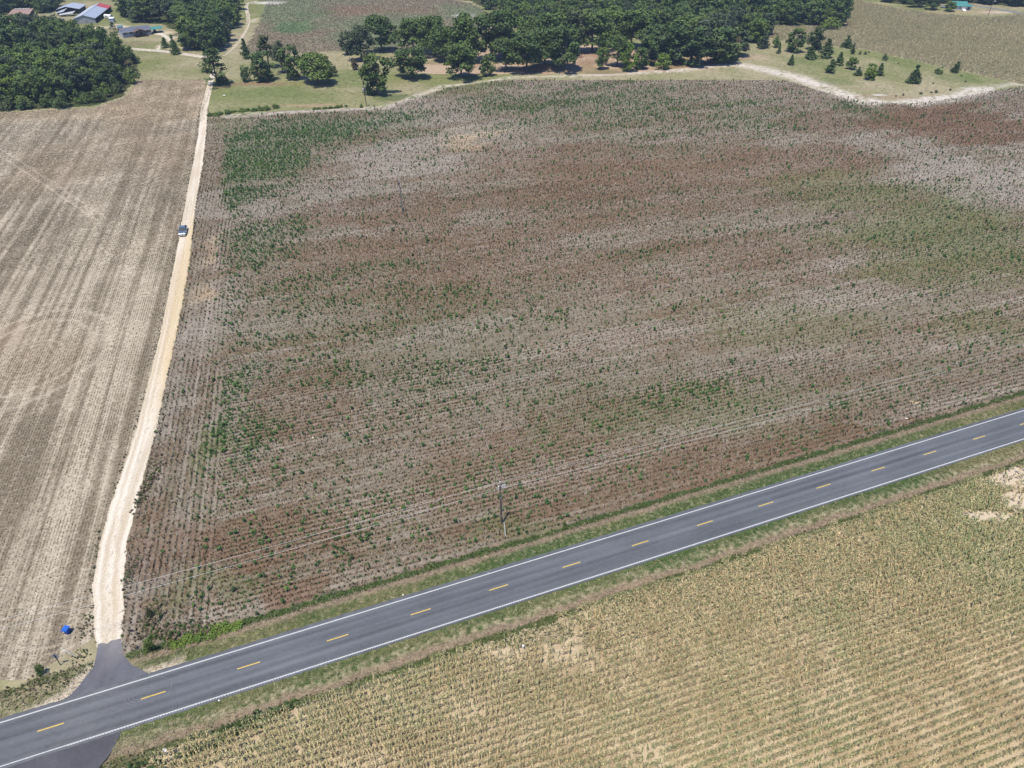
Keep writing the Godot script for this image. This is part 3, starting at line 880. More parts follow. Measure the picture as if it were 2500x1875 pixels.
func make_kinds() -> void:
	# each prototype: crown mesh, trunk mesh, nominal height, nominal radius
	for q in 4:
		var r := RandomNumberGenerator.new()
		r.seed = 100 + q
		# spreading broadleaf, clear trunk
		var cl := []
		var tips := []
		for k in 46:
			var th := r.randf() * TAU
			var y := r.randf_range(3.6, 15.2)
			var wide_at := 7.2 * sqrt(maxf(0.0, 1.0 - pow((y - 8.2) / 8.0, 2.0)))
			var rr := wide_at * sqrt(r.randf_range(0.30, 1.0)) * r.randf_range(0.72, 0.92) * (1.0 + 0.22 * sin(th * 2.0 + q * 1.7) + 0.16 * sin(th * 3.0 + y * 0.5 + q))
			var at := Vector3(cos(th) * rr, y, sin(th) * rr)
			var size := r.randf_range(1.7, 2.8)
			cl.append([at, Vector3(size, size * 0.72, size), size * 0.6])
			if k % 3 == 0:
				tips.append(at)
		kinds["broad%d" % q] = [leaf_cloud(cl, 70, 0.72, 0.22, r, 0.1), limbs(15.5, 0.42, 0.22, tips, Vector2(r.randfn(), r.randfn()) * 0.5), 16.4, 7.6]
		# close-set wood tree, leafy almost to the ground
		cl = []
		tips = []
		for k in 38:
			var th := r.randf() * TAU
			var y := r.randf_range(1.2, 14.6)
			var wide_at := 4.9 * pow(sin(clampf((y + 1.2) / 17.5, 0.0, 1.0) * PI), 0.55)
			var rr := wide_at * sqrt(r.randf_range(0.2, 1.0)) * 0.9 * (1.0 + 0.2 * sin(th * 2.0 + q * 2.1) + 0.14 * sin(th * 3.0 + y * 0.6))
			var at := Vector3(cos(th) * rr, y, sin(th) * rr)
			var size := r.randf_range(1.15, 2.1)
			cl.append([at, Vector3(size, size * 0.8, size), size * 0.6])
			if k % 4 == 0:
				tips.append(at)
		kinds["dense%d" % q] = [leaf_cloud(cl, 66, 0.70, 0.26, r), limbs(15.0, 0.30, 0.1, tips, Vector2.ZERO), 16.0, 5.6]
		# pine: whorls of needle tufts
		cl = []
		tips = []
		for k in 34:
			var t := r.randf()
			var y := lerpf(4.5, 16.4, t)
			var reach := lerpf(4.0, 0.4, pow(t, 1.25)) * r.randf_range(0.45, 1.05)
			var th := k * 2.39996 + r.randf() * 0.5
			var at := Vector3(cos(th) * reach, y, sin(th) * reach)
			var size := r.randf_range(0.9, 1.6)
			cl.append([at, Vector3(size * 1.15, size * 0.55, size * 1.15), 0.85])
			if k % 2 == 0:
				tips.append(at)
		kinds["pine%d" % q] = [leaf_cloud(cl, 60, 0.52, 0.20, r, 0.3), limbs(16.5, 0.30, 0.3, tips, Vector2(r.randfn(), r.randfn()) * 0.4), 17.0, 4.4]
		# cedar or young pine, a ragged cone down to the grass
		cl = []
		for k in 44:
			var t := pow(r.randf(), 1.2)
			var y := lerpf(0.5, 6.0, t)
			var reach := lerpf(1.75, 0.05, t) * r.randf_range(0.25, 1.0)
			var th := r.randf() * TAU
			var size := lerpf(0.95, 0.42, t)
			cl.append([Vector3(cos(th) * reach, y, sin(th) * reach), Vector3(size, size * 0.8, size), 1.0])
		kinds["cone%d" % q] = [leaf_cloud(cl, 42, 0.34, 0.18, r), limbs(5.5, 0.12, 0.1, [], Vector2.ZERO), 6.6, 2.4]
		# round shrub
		cl = []
		for k in 18:
			var d := Vector3(r.randfn(), absf(r.randfn()) * 0.9, r.randfn()).normalized()
			var at := d * Vector3(1.9, 2.6, 1.9) * r.randf_range(0.4, 1.0) + Vector3(0, 0.5, 0)
			var size := r.randf_range(0.6, 1.0)
			cl.append([at, Vector3(size, size * 0.85, size), 1.0])
		kinds["shrub%d" % q] = [leaf_cloud(cl, 42, 0.32, 0.22, r), limbs(2.6, 0.08, 0.05, [Vector3(0.9, 1.9, 0.3), Vector3(-0.8, 1.8, 0.4), Vector3(0.1, 2.0, -0.9)], Vector2.ZERO), 3.6, 2.7]


var greens := {
	"dark": Color(0.091, 0.136, 0.049), "deep": Color(0.072, 0.112, 0.044), "mid": Color(0.108, 0.160, 0.050), "fresh": Color(0.136, 0.196, 0.052),
	"bright": Color(0.150, 0.220, 0.046), "olive": Color(0.095, 0.118, 0.050), "grey": Color(0.082, 0.110, 0.062), "rust": Color(0.120, 0.100, 0.055),
}

func leaf_mat(tone: String) -> StandardMaterial3D:
	var called := "leaves_" + tone
	var m := plant_mat(called, 0.42)
	m.albedo_color = greens[tone].linear_to_srgb()
	return m


func bark() -> StandardMaterial3D:
	return mat("bark", c3(0.120, 0.095, 0.075), 0.95)


func tree(called: String, kind: String, x: float, z: float, h: float, rad: float, tone: String, label: String, category := "tree", group := "") -> Node3D:
	var k: Array = kinds[kind + str(rng.randi() % 4)]
	var o := thing(called, label, category, Vector3(x, ground_height(x, z) - 0.03, z), rng.randf() * TAU, group)
	var wide_by: float = rad / k[3] * (1.12 if kind == "broad" else 1.0)
	var tall_by: float = h / k[2]
	var t := put_mesh(k[1], "stem" if kind == "shrub" else "trunk", bark(), o)
	t.scale = Vector3(wide_by, tall_by, wide_by)
	var c := put_mesh(k[0], "foliage" if kind == "shrub" else "crown", leaf_mat(tone), o)
	c.scale = Vector3(wide_by, tall_by, wide_by)
	return o


func hue_word(tone: String) -> String:
	return {"dark": "dark green", "deep": "very dark", "mid": "mid green", "fresh": "fresh green", "bright": "bright yellow green", "olive": "olive", "grey": "greyish green"}[tone]


func fill_wood(poly: PackedVector2Array, gap: float, pick: Callable) -> void:
	var lo := poly[0]
	var hi := poly[0]
	for p in poly:
		lo = lo.min(p)
		hi = hi.max(p)
	var row := 0
	var z := lo.y
	while z < hi.y:
		var x := lo.x + (gap * 0.5 if row % 2 else 0.0)
		while x < hi.x:
			var p := Vector2(x + rng.randf_range(-0.33, 0.33) * gap, z + rng.randf_range(-0.33, 0.33) * gap)
			if Geometry2D.is_point_in_polygon(p, poly) and seen(p.x, p.y, 5.0) and p.y > -612.0:
				pick.call(p)
			x += gap
		z += gap * 0.866
		row += 1


func build_trees() -> void:
	make_kinds()
	# trees that stand apart, each with its own description
	var lone := [
		["pine_tree", "pine", -139.8, -355.5, 16.9, 7.8, "dark", "tall dark pine tree arching over the sand lane at the drive junction", "pine tree"],
		["shrub_tree", "shrub", -137.5, -356.2, 7.7, 3.9, "deep", "dark evergreen bush tucked under the pine tree beside the sand lane", "bush"],
		["cedar_tree", "cone", -142.2, -409.1, 10.4, 3.7, "deep", "slim dark cedar tree at back left of the clump right of the lane", "cedar tree"],
		["cedar_tree", "shrub", -128.2, -362.2, 8.3, 4.0, "dark", "round dark cedar standing left in front of the clump right of the lane", "cedar tree"],
		["oak_tree", "dense", -120.1, -363.7, 13.8, 6.7, "dark", "broad dark oak tree in front of the clump right of the lane", "oak tree"],
		["pine_tree", "pine", -124.8, -389.5, 15.8, 6.3, "olive", "tall olive green pine tree rising at back of the clump right of the lane", "pine tree"],
		["pine_tree", "pine", -114.8, -378.6, 15.1, 5.3, "grey", "thin greyish pine tree in middle of the clump right of the lane", "pine tree"],
		["oak_tree", "dense", -106.4, -366.0, 16.3, 5.4, "mid", "upright oak tree with dark trunk between grey pine and bright green tree", "oak tree"],
		["maple_tree", "broad", -92.6, -358.4, 13.3, 8.0, "fresh", "bright green spreading tree at right end of the clump beside the lane", "maple tree"],
		["small_tree", "shrub", -88.1, -372.2, 6.2, 3.0, "olive", "little olive tree just right of the bright green spreading tree", "small tree"],
		["pecan_tree", "dense", -89.5, -417.6, 12.4, 4.0, "grey", "narrow grey green tree at left of the tall trees by the far field", "tree"],
		["pecan_tree", "broad", -79.7, -405.4, 16.4, 7.0, "grey", "pale limbed greyish tree standing left of the dark oak by the far field", "tree"],
		["oak_tree", "broad", -72.3, -426.4, 18.0, 8.6, "dark", "big dark round oak tree at edge of the far field, left of the grove", "oak tree"],
		["small_tree", "shrub", -79.5, -384.4, 6.6, 2.9, "rust", "small reddish brown tree on its own in the green pasture", "small tree"],
		["poplar_tree", "dense", -61.4, -339.3, 17.9, 7.3, "mid", "tall feathery tree behind the utility pole on the pasture", "tree"],
		["shrub_tree", "shrub", -66.1, -339.3, 7.3, 2.8, "fresh", "fresh green bush at the left foot of the tall feathery tree", "bush"],
		["pecan_tree", "broad", -54.5, -425.4, 16.8, 9.1, "mid", "spreading pecan tree at far left of the grove, farther from the fallow field", "pecan tree"],
		["pecan_tree", "broad", -42.2, -414.7, 20.0, 8.4, "mid", "tall pecan tree with bare lower trunk, second in the grove's back row", "pecan tree"],
		["pecan_tree", "broad", -49.2, -368.3, 14.3, 8.0, "dark", "leaning pecan tree with pale trunk at the grove's front left corner", "pecan tree"],
		["pecan_tree", "broad", -24.6, -367.5, 16.0, 8.2, "mid", "round pecan tree with clear dark trunk and round shade beneath it, front row", "pecan tree"],
		["pecan_tree", "shrub", -12.1, -372.2, 11.4, 5.9, "mid", "low rounded pecan tree right of the one with the clear dark trunk", "pecan tree"],
		["pecan_tree", "broad", -22.9, -400.9, 23.3, 8.8, "mid", "pecan tree rising behind the round pecan with the clear dark trunk", "pecan tree"],
		["pecan_tree", "broad", -10.9, -406.3, 23.7, 9.2, "dark", "dark pecan tree rising behind the low rounded pecan tree", "pecan tree"],
		["pecan_tree", "broad", 7.4, -381.9, 18.7, 9.3, "dark", "big dark pecan tree in the front row left of the bare sandy clearing", "pecan tree"],
		["pecan_tree", "broad", 26.4, -383.6, 20.9, 9.8, "dark", "largest dark pecan tree with leaning limbs at left edge of the sandy clearing", "pecan tree"],
		["pecan_tree", "broad", -4.0, -411.9, 23.7, 8.6, "mid", "pecan tree behind and left of the big dark front row pecan", "pecan tree"],
		["pecan_tree", "broad", 9.8, -417.6, 18.9, 8.9, "mid", "pecan tree right behind the big dark front row pecan", "pecan tree"],
		["pecan_tree", "broad", 21.5, -423.4, 20.3, 9.0, "mid", "pecan tree behind and left of the largest dark pecan", "pecan tree"],
		["pecan_tree", "broad", 32.9, -425.4, 21.1, 8.8, "olive", "olive toned pecan tree right behind the largest dark pecan", "pecan tree"],
		["pecan_tree", "broad", 44.2, -424.4, 21.3, 9.5, "mid", "many stemmed pecan tree at the back of the sandy clearing", "pecan tree"],
		["pecan_tree", "broad", 66.9, -433.5, 19.8, 10.6, "mid", "wide pecan tree behind the young trees at right of the sandy clearing", "pecan tree"],
		["pecan_tree", "broad", 54.3, -392.9, 14.7, 6.1, "mid", "middle sized green tree behind the young trees by the sandy clearing", "tree"],
		["pecan_tree", "broad", -3.1, -383.6, 15.2, 6.9, "dark", "dark pecan tree between the low rounded pecan and the big dark front row pecan", "pecan tree"],
		["pecan_tree", "broad", 17.1, -395.5, 18.6, 8.1, "dark", "dark pecan tree between the two biggest dark pecans, set a little back", "pecan tree"],
		["pecan_tree", "broad", -35.7, -402.7, 17.3, 7.1, "mid", "pecan tree left of the round pecan, between grove rows", "pecan tree"],
		["pecan_tree", "broad", 56.0, -439.7, 18.4, 9.8, "fresh", "fresh green pecan tree right behind the many stemmed pecan", "pecan tree"],
		["oak_tree", "dense", 70.3, -395.5, 14.4, 6.4, "dark", "middle sized dark oak behind the mid green young tree", "oak tree"],
		["oak_tree", "broad", 93.0, -419.5, 18.6, 10.1, "mid", "green oak tree rising behind the very dark oaks of the clump", "oak tree"],
		["oak_tree", "broad", 109.2, -421.4, 17.9, 10.1, "grey", "greyish oak tree rising behind the dark wide oaks of the clump", "oak tree"],
		["young_tree", "broad", 45.7, -386.1, 11.0, 3.5, "fresh", "thin young tree on bare slender trunks in the sandy clearing", "young tree"],
		["young_tree", "dense", 58.6, -381.9, 13.7, 4.1, "bright", "bright yellow green young tree at front right of the sandy clearing", "young tree"],
		["young_tree", "dense", 65.3, -386.9, 10.8, 4.6, "mid", "mid green young tree between the two bright yellow green young trees", "young tree"],
		["young_tree", "shrub", 76.8, -386.1, 9.1, 5.6, "bright", "bright low young tree at foot of the dark oaks right of the clearing", "young tree"],
		["oak_tree", "broad", 77.5, -411.9, 16.4, 9.3, "dark", "dark oak tree behind the bright young trees right of the clearing", "oak tree"],
		["oak_tree", "dense", 83.5, -400.0, 19.3, 9.9, "deep", "very dark dense oak tree first from the left in the oak clump", "oak tree"],
		["oak_tree", "dense", 95.7, -394.7, 19.5, 10.4, "deep", "very dark wide oak tree in the middle of the oak clump", "oak tree"],
		["oak_tree", "dense", 110.2, -400.0, 18.1, 10.5, "dark", "dark wide oak tree third from the left in the oak clump", "oak tree"],
		["oak_tree", "dense", 121.4, -415.7, 14.1, 8.0, "grey", "greyish oak tree closing the oak clump beside the pasture with cedars", "oak tree"],
		["pine_tree", "cone", 141.4, -433.5, 8.8, 4.6, "grey", "bushy greyish pine at left end of the thicket by the corn field", "pine tree"],
		["small_tree", "shrub", 149.4, -435.5, 7.2, 3.7, "fresh", "light green small tree in the thicket next to the bushy greyish pine", "small tree"],
		["cedar_tree", "cone", 146.2, -420.5, 5.6, 1.7, "dark", "tiny slim cedar at the front of the thicket's left end", "cedar tree"],
		["pine_tree", "dense", 156.0, -424.4, 12.8, 5.9, "mid", "tall leafy tree in middle of the thicket by the corn field", "tree"],
		["pine_tree", "dense", 169.3, -431.4, 12.1, 5.7, "deep", "dark round topped pine in the thicket by the corn field", "pine tree"],
		["pine_tree", "cone", 159.5, -409.1, 6.5, 4.8, "dark", "low dark pine at front of the thicket by the corn field", "pine tree"],
		["pine_tree", "cone", 168.8, -411.9, 9.7, 5.7, "dark", "wide dark pine at right end of the thicket by the corn field", "pine tree"],
		["pine_tree", "cone", 189.0, -435.5, 6.8, 4.2, "dark", "tiered dark pine standing against the dry corn field", "pine tree"],
		["cedar_tree", "cone", 186.1, -419.5, 6.0, 1.8, "olive", "slim upright cedar beside the tiered dark pine", "cedar tree"],
		["cedar_tree", "cone", 144.7, -394.7, 5.5, 2.4, "deep", "neat pointed dark cedar alone at left of the pasture", "cedar tree"],
		["pine_tree", "cone", 159.4, -378.6, 6.9, 3.8, "dark", "leaning dark pine with wide skirt in the pasture, nearer of a pair", "pine tree"],
		["pine_tree", "cone", 169.6, -394.7, 6.7, 3.5, "mid", "green pine just behind the leaning dark pine in the pasture", "pine tree"],
		["young_tree", "broad", 172.7, -386.1, 6.0, 2.8, "fresh", "light green young tree on a thin trunk in the pasture", "young tree"],
		["cedar_tree", "cone", 171.5, -373.8, 4.2, 2.6, "deep", "low dark cedar below the light green young tree", "cedar tree"],
		["young_tree", "dense", 174.0, -366.0, 7.6, 3.6, "bright", "bright green young tree in the middle of the pasture", "young tree"],
		["cedar_tree", "cone", 182.0, -373.8, 6.4, 2.7, "dark", "dark cedar touching the bright green young tree from behind", "cedar tree"],
		["small_tree", "shrub", 197.5, -404.5, 4.0, 2.0, "dark", "little dark tree near the corn edge above the bright young tree", "small tree"],
		["cedar_tree", "cone", 192.8, -359.9, 8.6, 4.2, "deep", "biggest dark cedar, alone at the right of the pasture", "cedar tree"],
		["young_tree", "shrub", 212.8, -377.0, 4.2, 2.8, "mid", "small round tree between the biggest cedar and the leaning cedar", "young tree"],
		["cedar_tree", "cone", 222.6, -379.5, 5.8, 3.1, "deep", "leaning dark cedar farthest right by the corn edge", "cedar tree"],
		["pine_tree", "pine", -243.3, -476.9, 5.9, 2.5, "olive", "thin pine tree between the metal barn and the grey house", "pine tree"],
		["pine_tree", "cone", -195.9, -435.5, 5.5, 3.5, "dark", "bushy pine on the lawn, nearest of three to the grey house", "pine tree"],
		["pine_tree", "cone", -184.1, -419.5, 10.4, 3.6, "mid", "tall pointed pine on the lawn standing over the farm drive", "pine tree"],
		["pine_tree", "cone", -183.9, -434.5, 7.0, 3.7, "dark", "dark pine on the lawn beside the upturned white boat", "pine tree"],
		["yellow_bush", "shrub", 198.5, -486.8, 8.0, 7.7, "bright", "bright yellow green bush at the end of the far woods by the corn", "bush"],
		["yard_tree", "broad", 301.9, -546.6, 6.0, 4.2, "fresh", "round light green tree in front of the teal roofed house", "yard tree"],
		["yard_tree", "broad", 284.9, -564.1, 8.0, 4.9, "dark", "leftmost dark tree on bare trunk left of the teal roofed house", "yard tree"],
		["yard_tree", "broad", 288.7, -564.1, 8.0, 4.9, "dark", "dark tree on forked bare trunk, middle of three left of the teal roofed house", "yard tree"],
		["yard_tree", "broad", 292.8, -554.4, 8.1, 5.2, "dark", "leaning dark tree, nearest of three left of the teal roofed house", "yard tree"],
		["roadside_shrub", "shrub", -64.1, -53.7, 2.7, 0.8, "mid", "dark green bush in the weeds below the stop sign", "bush"],
		["roadside_shrub", "shrub", 8.7, -79.8, 2.5, 0.5, "fresh", "single dark green bush by the road ditch right of the near utility pole", "bush"],
		["ditch_bush", "shrub", -50.6, -57.2, 3.2, 1.0, "fresh", "round fresh green bush left of the bright green vines by the road", "bush"],
		["ditch_bush", "shrub", -52.6, -62.3, 3.3, 0.7, "olive", "tall olive weed bush at the fallow field's corner near the lane", "bush"],
		["pasture_bush", "shrub", -65.4, -318.8, 1.9, 1.2, "fresh", "small green bush at foot of the pasture's utility pole", "bush"],
	]
	for e in lone:
		tree(e[0], e[1], e[2], e[3], e[4], e[5], e[6], e[7], e[8])
	for e in [[178.3, -338.0, 1.3, 0.7], [187.2, -340.0, 1.4, 1.1], [192.9, -342.0, 1.1, 0.8], [195.3, -342.7, 1.3, 1.3], [174.1, -336.0, 0.9, 0.6], [203.6, -346.2, 1.1, 0.9], [201.2, -357.7, 0.9, 0.6], [222.1, -372.2, 0.8, 0.8], [218.6, -361.4, 0.9, 0.8], [190.0, -418.5, 2.5, 1.1], [192.9, -418.5, 2.3, 1.2], [196.4, -422.4, 1.0, 0.7], [201.8, -397.3, 0.8, 0.5]]:
		tree("pasture_shrub", "shrub", e[0], e[1], e[2], e[3], "olive", "knee high shrub in the pasture between the sandy bank and the far corn", "shrub", "low shrubs in the cedar pasture")
	for i in 22:
		var p: Vector2 = Vector2(-126.58, -308.08).lerp(Vector2(-102.11, -317.54), i / 21.0) + Vector2(rng.randf_range(-1, 1), rng.randf_range(-1.5, 1.5))
		tree("hedge_shrub", "shrub", p.x, p.y, rng.randf_range(1.0, 2.0), rng.randf_range(1.4, 2.4), "fresh" if i % 2 else "mid", "weedy shrub in the left hedge strip between pasture and fallow field", "shrub", "left hedge strip")
	for i in 12:
		var p: Vector2 = Vector2(-84.70, -315.73).lerp(Vector2(-72.67, -319.36), i / 11.0) + Vector2(rng.randf_range(-0.6, 0.6), rng.randf_range(-0.8, 0.8))
		tree("hedge_shrub", "shrub", p.x, p.y, rng.randf_range(0.9, 1.5), rng.randf_range(1.1, 1.7), "fresh", "weedy shrub in the short hedge strip near the pasture's utility pole", "shrub", "right hedge strip")
	# woods: trees one can tell apart by their tops
	var grow := func(called: String, kind: String, p: Vector2, h: float, rad: float, tones: Array, where: String, group: String) -> void:
		var tone: String = tones[rng.randi() % tones.size()]
		var size := "tall" if h > 14.0 else ("low" if h < 8.0 else "middling")
		tree(called, kind, p.x, p.y, h, rad, tone, "%s %s tree %s" % [size, hue_word(tone), where], "tree", group)
	fill_wood(wood_a, 8.2, func(p: Vector2) -> void:
		var edge := 1e9
		for i in 9:
			edge = minf(edge, Geometry2D.get_closest_point_to_segment(p, wood_a[i], wood_a[(i + 1) % wood_a.size()]).distance_to(p))
		if edge < 7.0:
			grow.call("edge_tree", "shrub", p, rng.randf_range(5.0, 8.5), rng.randf_range(4.2, 5.6), ["mid", "fresh", "olive", "dark"], "along the front edge of the left woods by the stubble", "edge of the left woods")
		elif p.y < -395.0:
			grow.call("wood_pine", "dense", p, rng.randf_range(13.0, 17.5), rng.randf_range(5.2, 6.4), ["dark", "mid", "dark", "grey"], "at the back of the left woods before the sheds", "back of the left woods")
		else:
			grow.call("wood_tree", "dense", p, rng.randf_range(9.5, 15.0), rng.randf_range(4.8, 6.4), ["mid", "fresh", "dark", "mid", "bright", "fresh", "grey"], "in the middle of the left woods", "middle of the left woods"))
	fill_wood(wood_c, 10.6, func(p: Vector2) -> void:
		grow.call("house_wood_tree", "dense" if rng.randf() < 0.65 else "pine", p, rng.randf_range(12.0, 17.5), rng.randf_range(5.8, 7.2), ["mid", "mid", "grey", "dark", "dark", "fresh"], "in the woods behind the grey house", "woods behind the grey house"))
	fill_wood(wood_b, 9.5, func(p: Vector2) -> void:
		grow.call("shed_wood_tree", "dense", p, rng.randf_range(8.0, 12.0), rng.randf_range(4.8, 6.2), ["dark", "mid", "deep"], "behind the old sheds at upper left", "trees behind the sheds"))
	fill_wood(wood_d, 12.5, func(p: Vector2) -> void:
		if p.x < 95.0:
			grow.call("plantation_pine", "cone" if rng.randf() < 0.6 else "dense", p, rng.randf_range(8.5, 13.0), rng.randf_range(5.0, 6.6), ["mid", "fresh", "mid", "dark"], "in the plantation behind the pecan grove", "plantation behind the grove")
		else:
			grow.call("far_wood_tree", "dense", p, rng.randf_range(13.0, 19.0), rng.randf_range(6.4, 8.0), ["dark", "mid", "mid", "dark"], "in the far woods left of the dry corn", "far woods by the corn"))
	fill_wood(wood_f, 11.0, func(p: Vector2) -> void:
		grow.call("belt_tree", "dense", p, rng.randf_range(9.5, 14.0), rng.randf_range(5.4, 7.0), ["mid", "fresh", "grey", "mid"], "in the belt between the pecan grove and the far woods", "belt behind the grove"))
	fill_wood(wood_e, 10.0, func(p: Vector2) -> void:
		grow.call("roadside_tree", "dense", p, rng.randf_range(9.0, 14.0), rng.randf_range(5.0, 6.5), ["dark", "deep", "dark", "mid"], "in the woods along the back road at upper right", "woods along the back road"))

# ---------------------------------------------------------------- buildings
func gable(s: SurfaceTool, x0: float, x1: float, z0: float, z1: float, y0: float, y1: float, thick := 0.12) -> void:
	# two roof slabs, ridge along x
	var zm := (z0 + z1) * 0.5
	for k in [[z0, -1.0], [z1, 1.0]]:
		var ze: float = k[0]
		var a := Vector3(x0, y1, zm)
		var b := Vector3(x1, y1, zm)
		var c := Vector3(x1, y0, ze)
		var d := Vector3(x0, y0, ze)
		var dn := Vector3(0, -thick, 0)
		if k[1] > 0.0:
			quad(s, a, b, c, d)
			quad(s, d + dn, c + dn, b + dn, a + dn)
		else:
			quad(s, b, a, d, c)
			quad(s, c + dn, d + dn, a + dn, b + dn)
		quad(s, d, c, c + dn, d + dn)
		quad(s, a, d, d + dn, a + dn)
		quad(s, c, b, b + dn, c + dn)


func slab(s: SurfaceTool, a: Vector3, b: Vector3, c: Vector3, d: Vector3, thick: float) -> void:
	var dn := -(b - a).cross(d - a).normalized() * thick
	if dn.y > 0.0:
		dn = -dn
	quad(s, a, b, c, d)
	quad(s, d + dn, c + dn, b + dn, a + dn)
	for e in [[a, b], [b, c], [c, d], [d, a]]:
		quad(s, e[1], e[0], e[0] + dn, e[1] + dn)


func triangle(s: SurfaceTool, a: Vector3, b: Vector3, c: Vector3) -> void:
	for v in [a, b, c]:
		s.add_vertex(v)


func sheet_metal(called: String, color: Color, rough: float) -> StandardMaterial3D:
	var m := mat(called, color, rough, 0.25)
	if m.albedo_texture == null:
		m.albedo_texture = noise_texture(0.02, 0.72, 1.0, 5, 512, called.hash() % 1000)
		m.uv1_triplanar = true
		m.uv1_scale = Vector3(0.09, 0.5, 0.09)
	return m


func window(parent: Node, at: Vector3, w: float, h: float, shutters: bool, trim: Material) -> void:
	var s := start()
	for k in [[0, h * 0.5 + 0.04, w + 0.16, 0.08], [0, -h * 0.5 - 0.04, w + 0.16, 0.08], [-w * 0.5 - 0.04, 0, 0.08, h], [w * 0.5 + 0.04, 0, 0.08, h], [0, 0, w, 0.05]]:
		box(s, at + Vector3(k[0], k[1], 0.03), Vector3(k[2], k[3], 0.10))
	var f := put(s, "window", trim, parent)
	s = start()
	box(s, at + Vector3(0, 0, 0.006), Vector3(w, h, 0.02))
	var glass := mat("window_glass", c3(0.03, 0.04, 0.05), 0.08)
	glass.metallic_specular = 0.6
	put(s, "pane", glass, f)
	if shutters:
		for d in [-1.0, 1.0]:
			s = start()
			box(s, at + Vector3(d * (w * 0.5 + 0.34), 0, 0.03), Vector3(0.4, h + 0.14, 0.06))
			put(s, "shutter", mat("shutter_paint", c3(0.03, 0.032, 0.045), 0.7), f)


func build_houses() -> void:
	var s: SurfaceTool
	# --- long metal barn
	var roof_blue := sheet_metal("barn_roof", c3(0.46, 0.53, 0.61), 0.5)
	var wall_pale := sheet_metal("barn_wall", c3(0.52, 0.55, 0.56), 0.6)
	var dark := mat("dark_timber", c3(0.050, 0.045, 0.042), 0.95)
	var barn := thing("metal_barn", "long metal barn with pale blue roof and one red roof end", "barn", Vector3(-274.0, 0, -504.1), 0.215)
	var hw := 6.4
	var len := 45.0
	var ev := 2.9
	var rg := 4.9
	s = start()
	quad(s, Vector3(-hw, ev, 0), Vector3(hw, ev, 0), Vector3(hw, 0, 0), Vector3(-hw, 0, 0))
	triangle(s, Vector3(0, rg, 0), Vector3(hw, ev, 0), Vector3(-hw, ev, 0))
	quad(s, Vector3(hw, ev, -len), Vector3(-hw, ev, -len), Vector3(-hw, 0, -len), Vector3(hw, 0, -len))
	triangle(s, Vector3(0, rg, -len), Vector3(-hw, ev, -len), Vector3(hw, ev, -len))
	quad(s, Vector3(-hw, ev, -len), Vector3(-hw, ev, 0), Vector3(-hw, 0, 0), Vector3(-hw, 0, -len))
	put(s, "wall", wall_pale, barn)
	s = start()
	box(s, Vector3(hw - 1.2, ev * 0.5, -len * 0.5), Vector3(0.08, ev - 0.02, len - 0.3))
	put(s, "inner_wall", dark, barn)
	for i in 12:
		s = start()
		box(s, Vector3(hw, ev * 0.5 - 0.05, -0.3 - i * (len - 0.6) / 11.0), Vector3(0.18, ev - 0.1, 0.18))
		put(s, "post", dark, barn)
	s = start()
	slab(s, Vector3(0, rg + 0.1, 0.4), Vector3(0, rg + 0.1, -len * 0.76), Vector3(hw + 0.5, ev + 0.02, -len * 0.76), Vector3(hw + 0.5, ev + 0.02, 0.4), 0.08)
	put(s, "roof", roof_blue, barn)
	s = start()
	slab(s, Vector3(0, rg + 0.12, -len * 0.76), Vector3(0, rg + 0.12, -len - 0.3), Vector3(hw + 0.5, ev + 0.04, -len - 0.3), Vector3(hw + 0.5, ev + 0.04, -len * 0.76), 0.08)
	var red := put(s, "roof_end", sheet_metal("red_roof", c3(0.55, 0.10, 0.10), 0.6), barn)
	red.set_meta("label", "red painted end of the roof")
	s = start()
	slab(s, Vector3(0, rg + 0.1, -len - 0.3), Vector3(0, rg + 0.1, 0.4), Vector3(-hw - 0.4, ev + 0.02, 0.4), Vector3(-hw - 0.4, ev + 0.02, -len - 0.3), 0.08)
	put(s, "roof", sheet_metal("barn_roof_west", c3(0.56, 0.60, 0.64), 0.5), barn)
	s = start()
	box(s, Vector3(0, rg + 0.16, -len * 0.5), Vector3(0.4, 0.1, len + 0.6))
	put(s, "ridge_cap", roof_blue, barn)
	s = start()
	box(s, Vector3(1.0, 1.0, 0.03), Vector3(1.9, 2.0, 0.08))
	put(s, "door", mat("barn_door", c3(0.25, 0.26, 0.26), 0.7), barn)
	for x in [-3.4, -1.4, 3.4, 5.0]:
		s = start()
		box(s, Vector3(x, ev * 0.5, 0.04), Vector3(0.12, ev, 0.09))
		put(s, "batten", mat("batten", c3(0.30, 0.31, 0.31), 0.8), barn)
	# --- half collapsed shed
	var ruin := thing("collapsed_shed", "half collapsed tin roofed shed with torn pale roof sheets", "shed", Vector3(Vector2(-299.20, -527.22).x, 0, Vector2(-299.20, -527.22).y), 0.20)
	var tin := sheet_metal("torn_tin", c3(0.50, 0.55, 0.62), 0.5)
	s = start()
	slab(s, Vector3(0, 4.6, -9), Vector3(0, 4.6, -26), Vector3(8, 3.0, -26), Vector3(8, 3.0, -9), 0.08)
	put(s, "roof", tin, ruin)
	s = start()
	slab(s, Vector3(0, 4.55, -26), Vector3(0, 4.55, -11), Vector3(-7, 2.9, -9), Vector3(-7, 2.9, -26), 0.08)
	put(s, "roof", sheet_metal("torn_tin_west", c3(0.44, 0.50, 0.58), 0.5), ruin)
	s = start()
	slab(s, Vector3(-5.5, 2.0, -9.5), Vector3(0.2, 3.6, -11.0), Vector3(-1.0, 2.4, -4.5), Vector3(-6.5, 1.5, -4.0), 0.08)
	put(s, "fallen_sheet", tin, ruin)
	s = start()
	slab(s, Vector3(-3.5, 1.3, -3.6), Vector3(6.0, 2.4, -6.5), Vector3(5.5, 1.7, -0.8), Vector3(-3.0, 1.0, -0.2), 0.08)
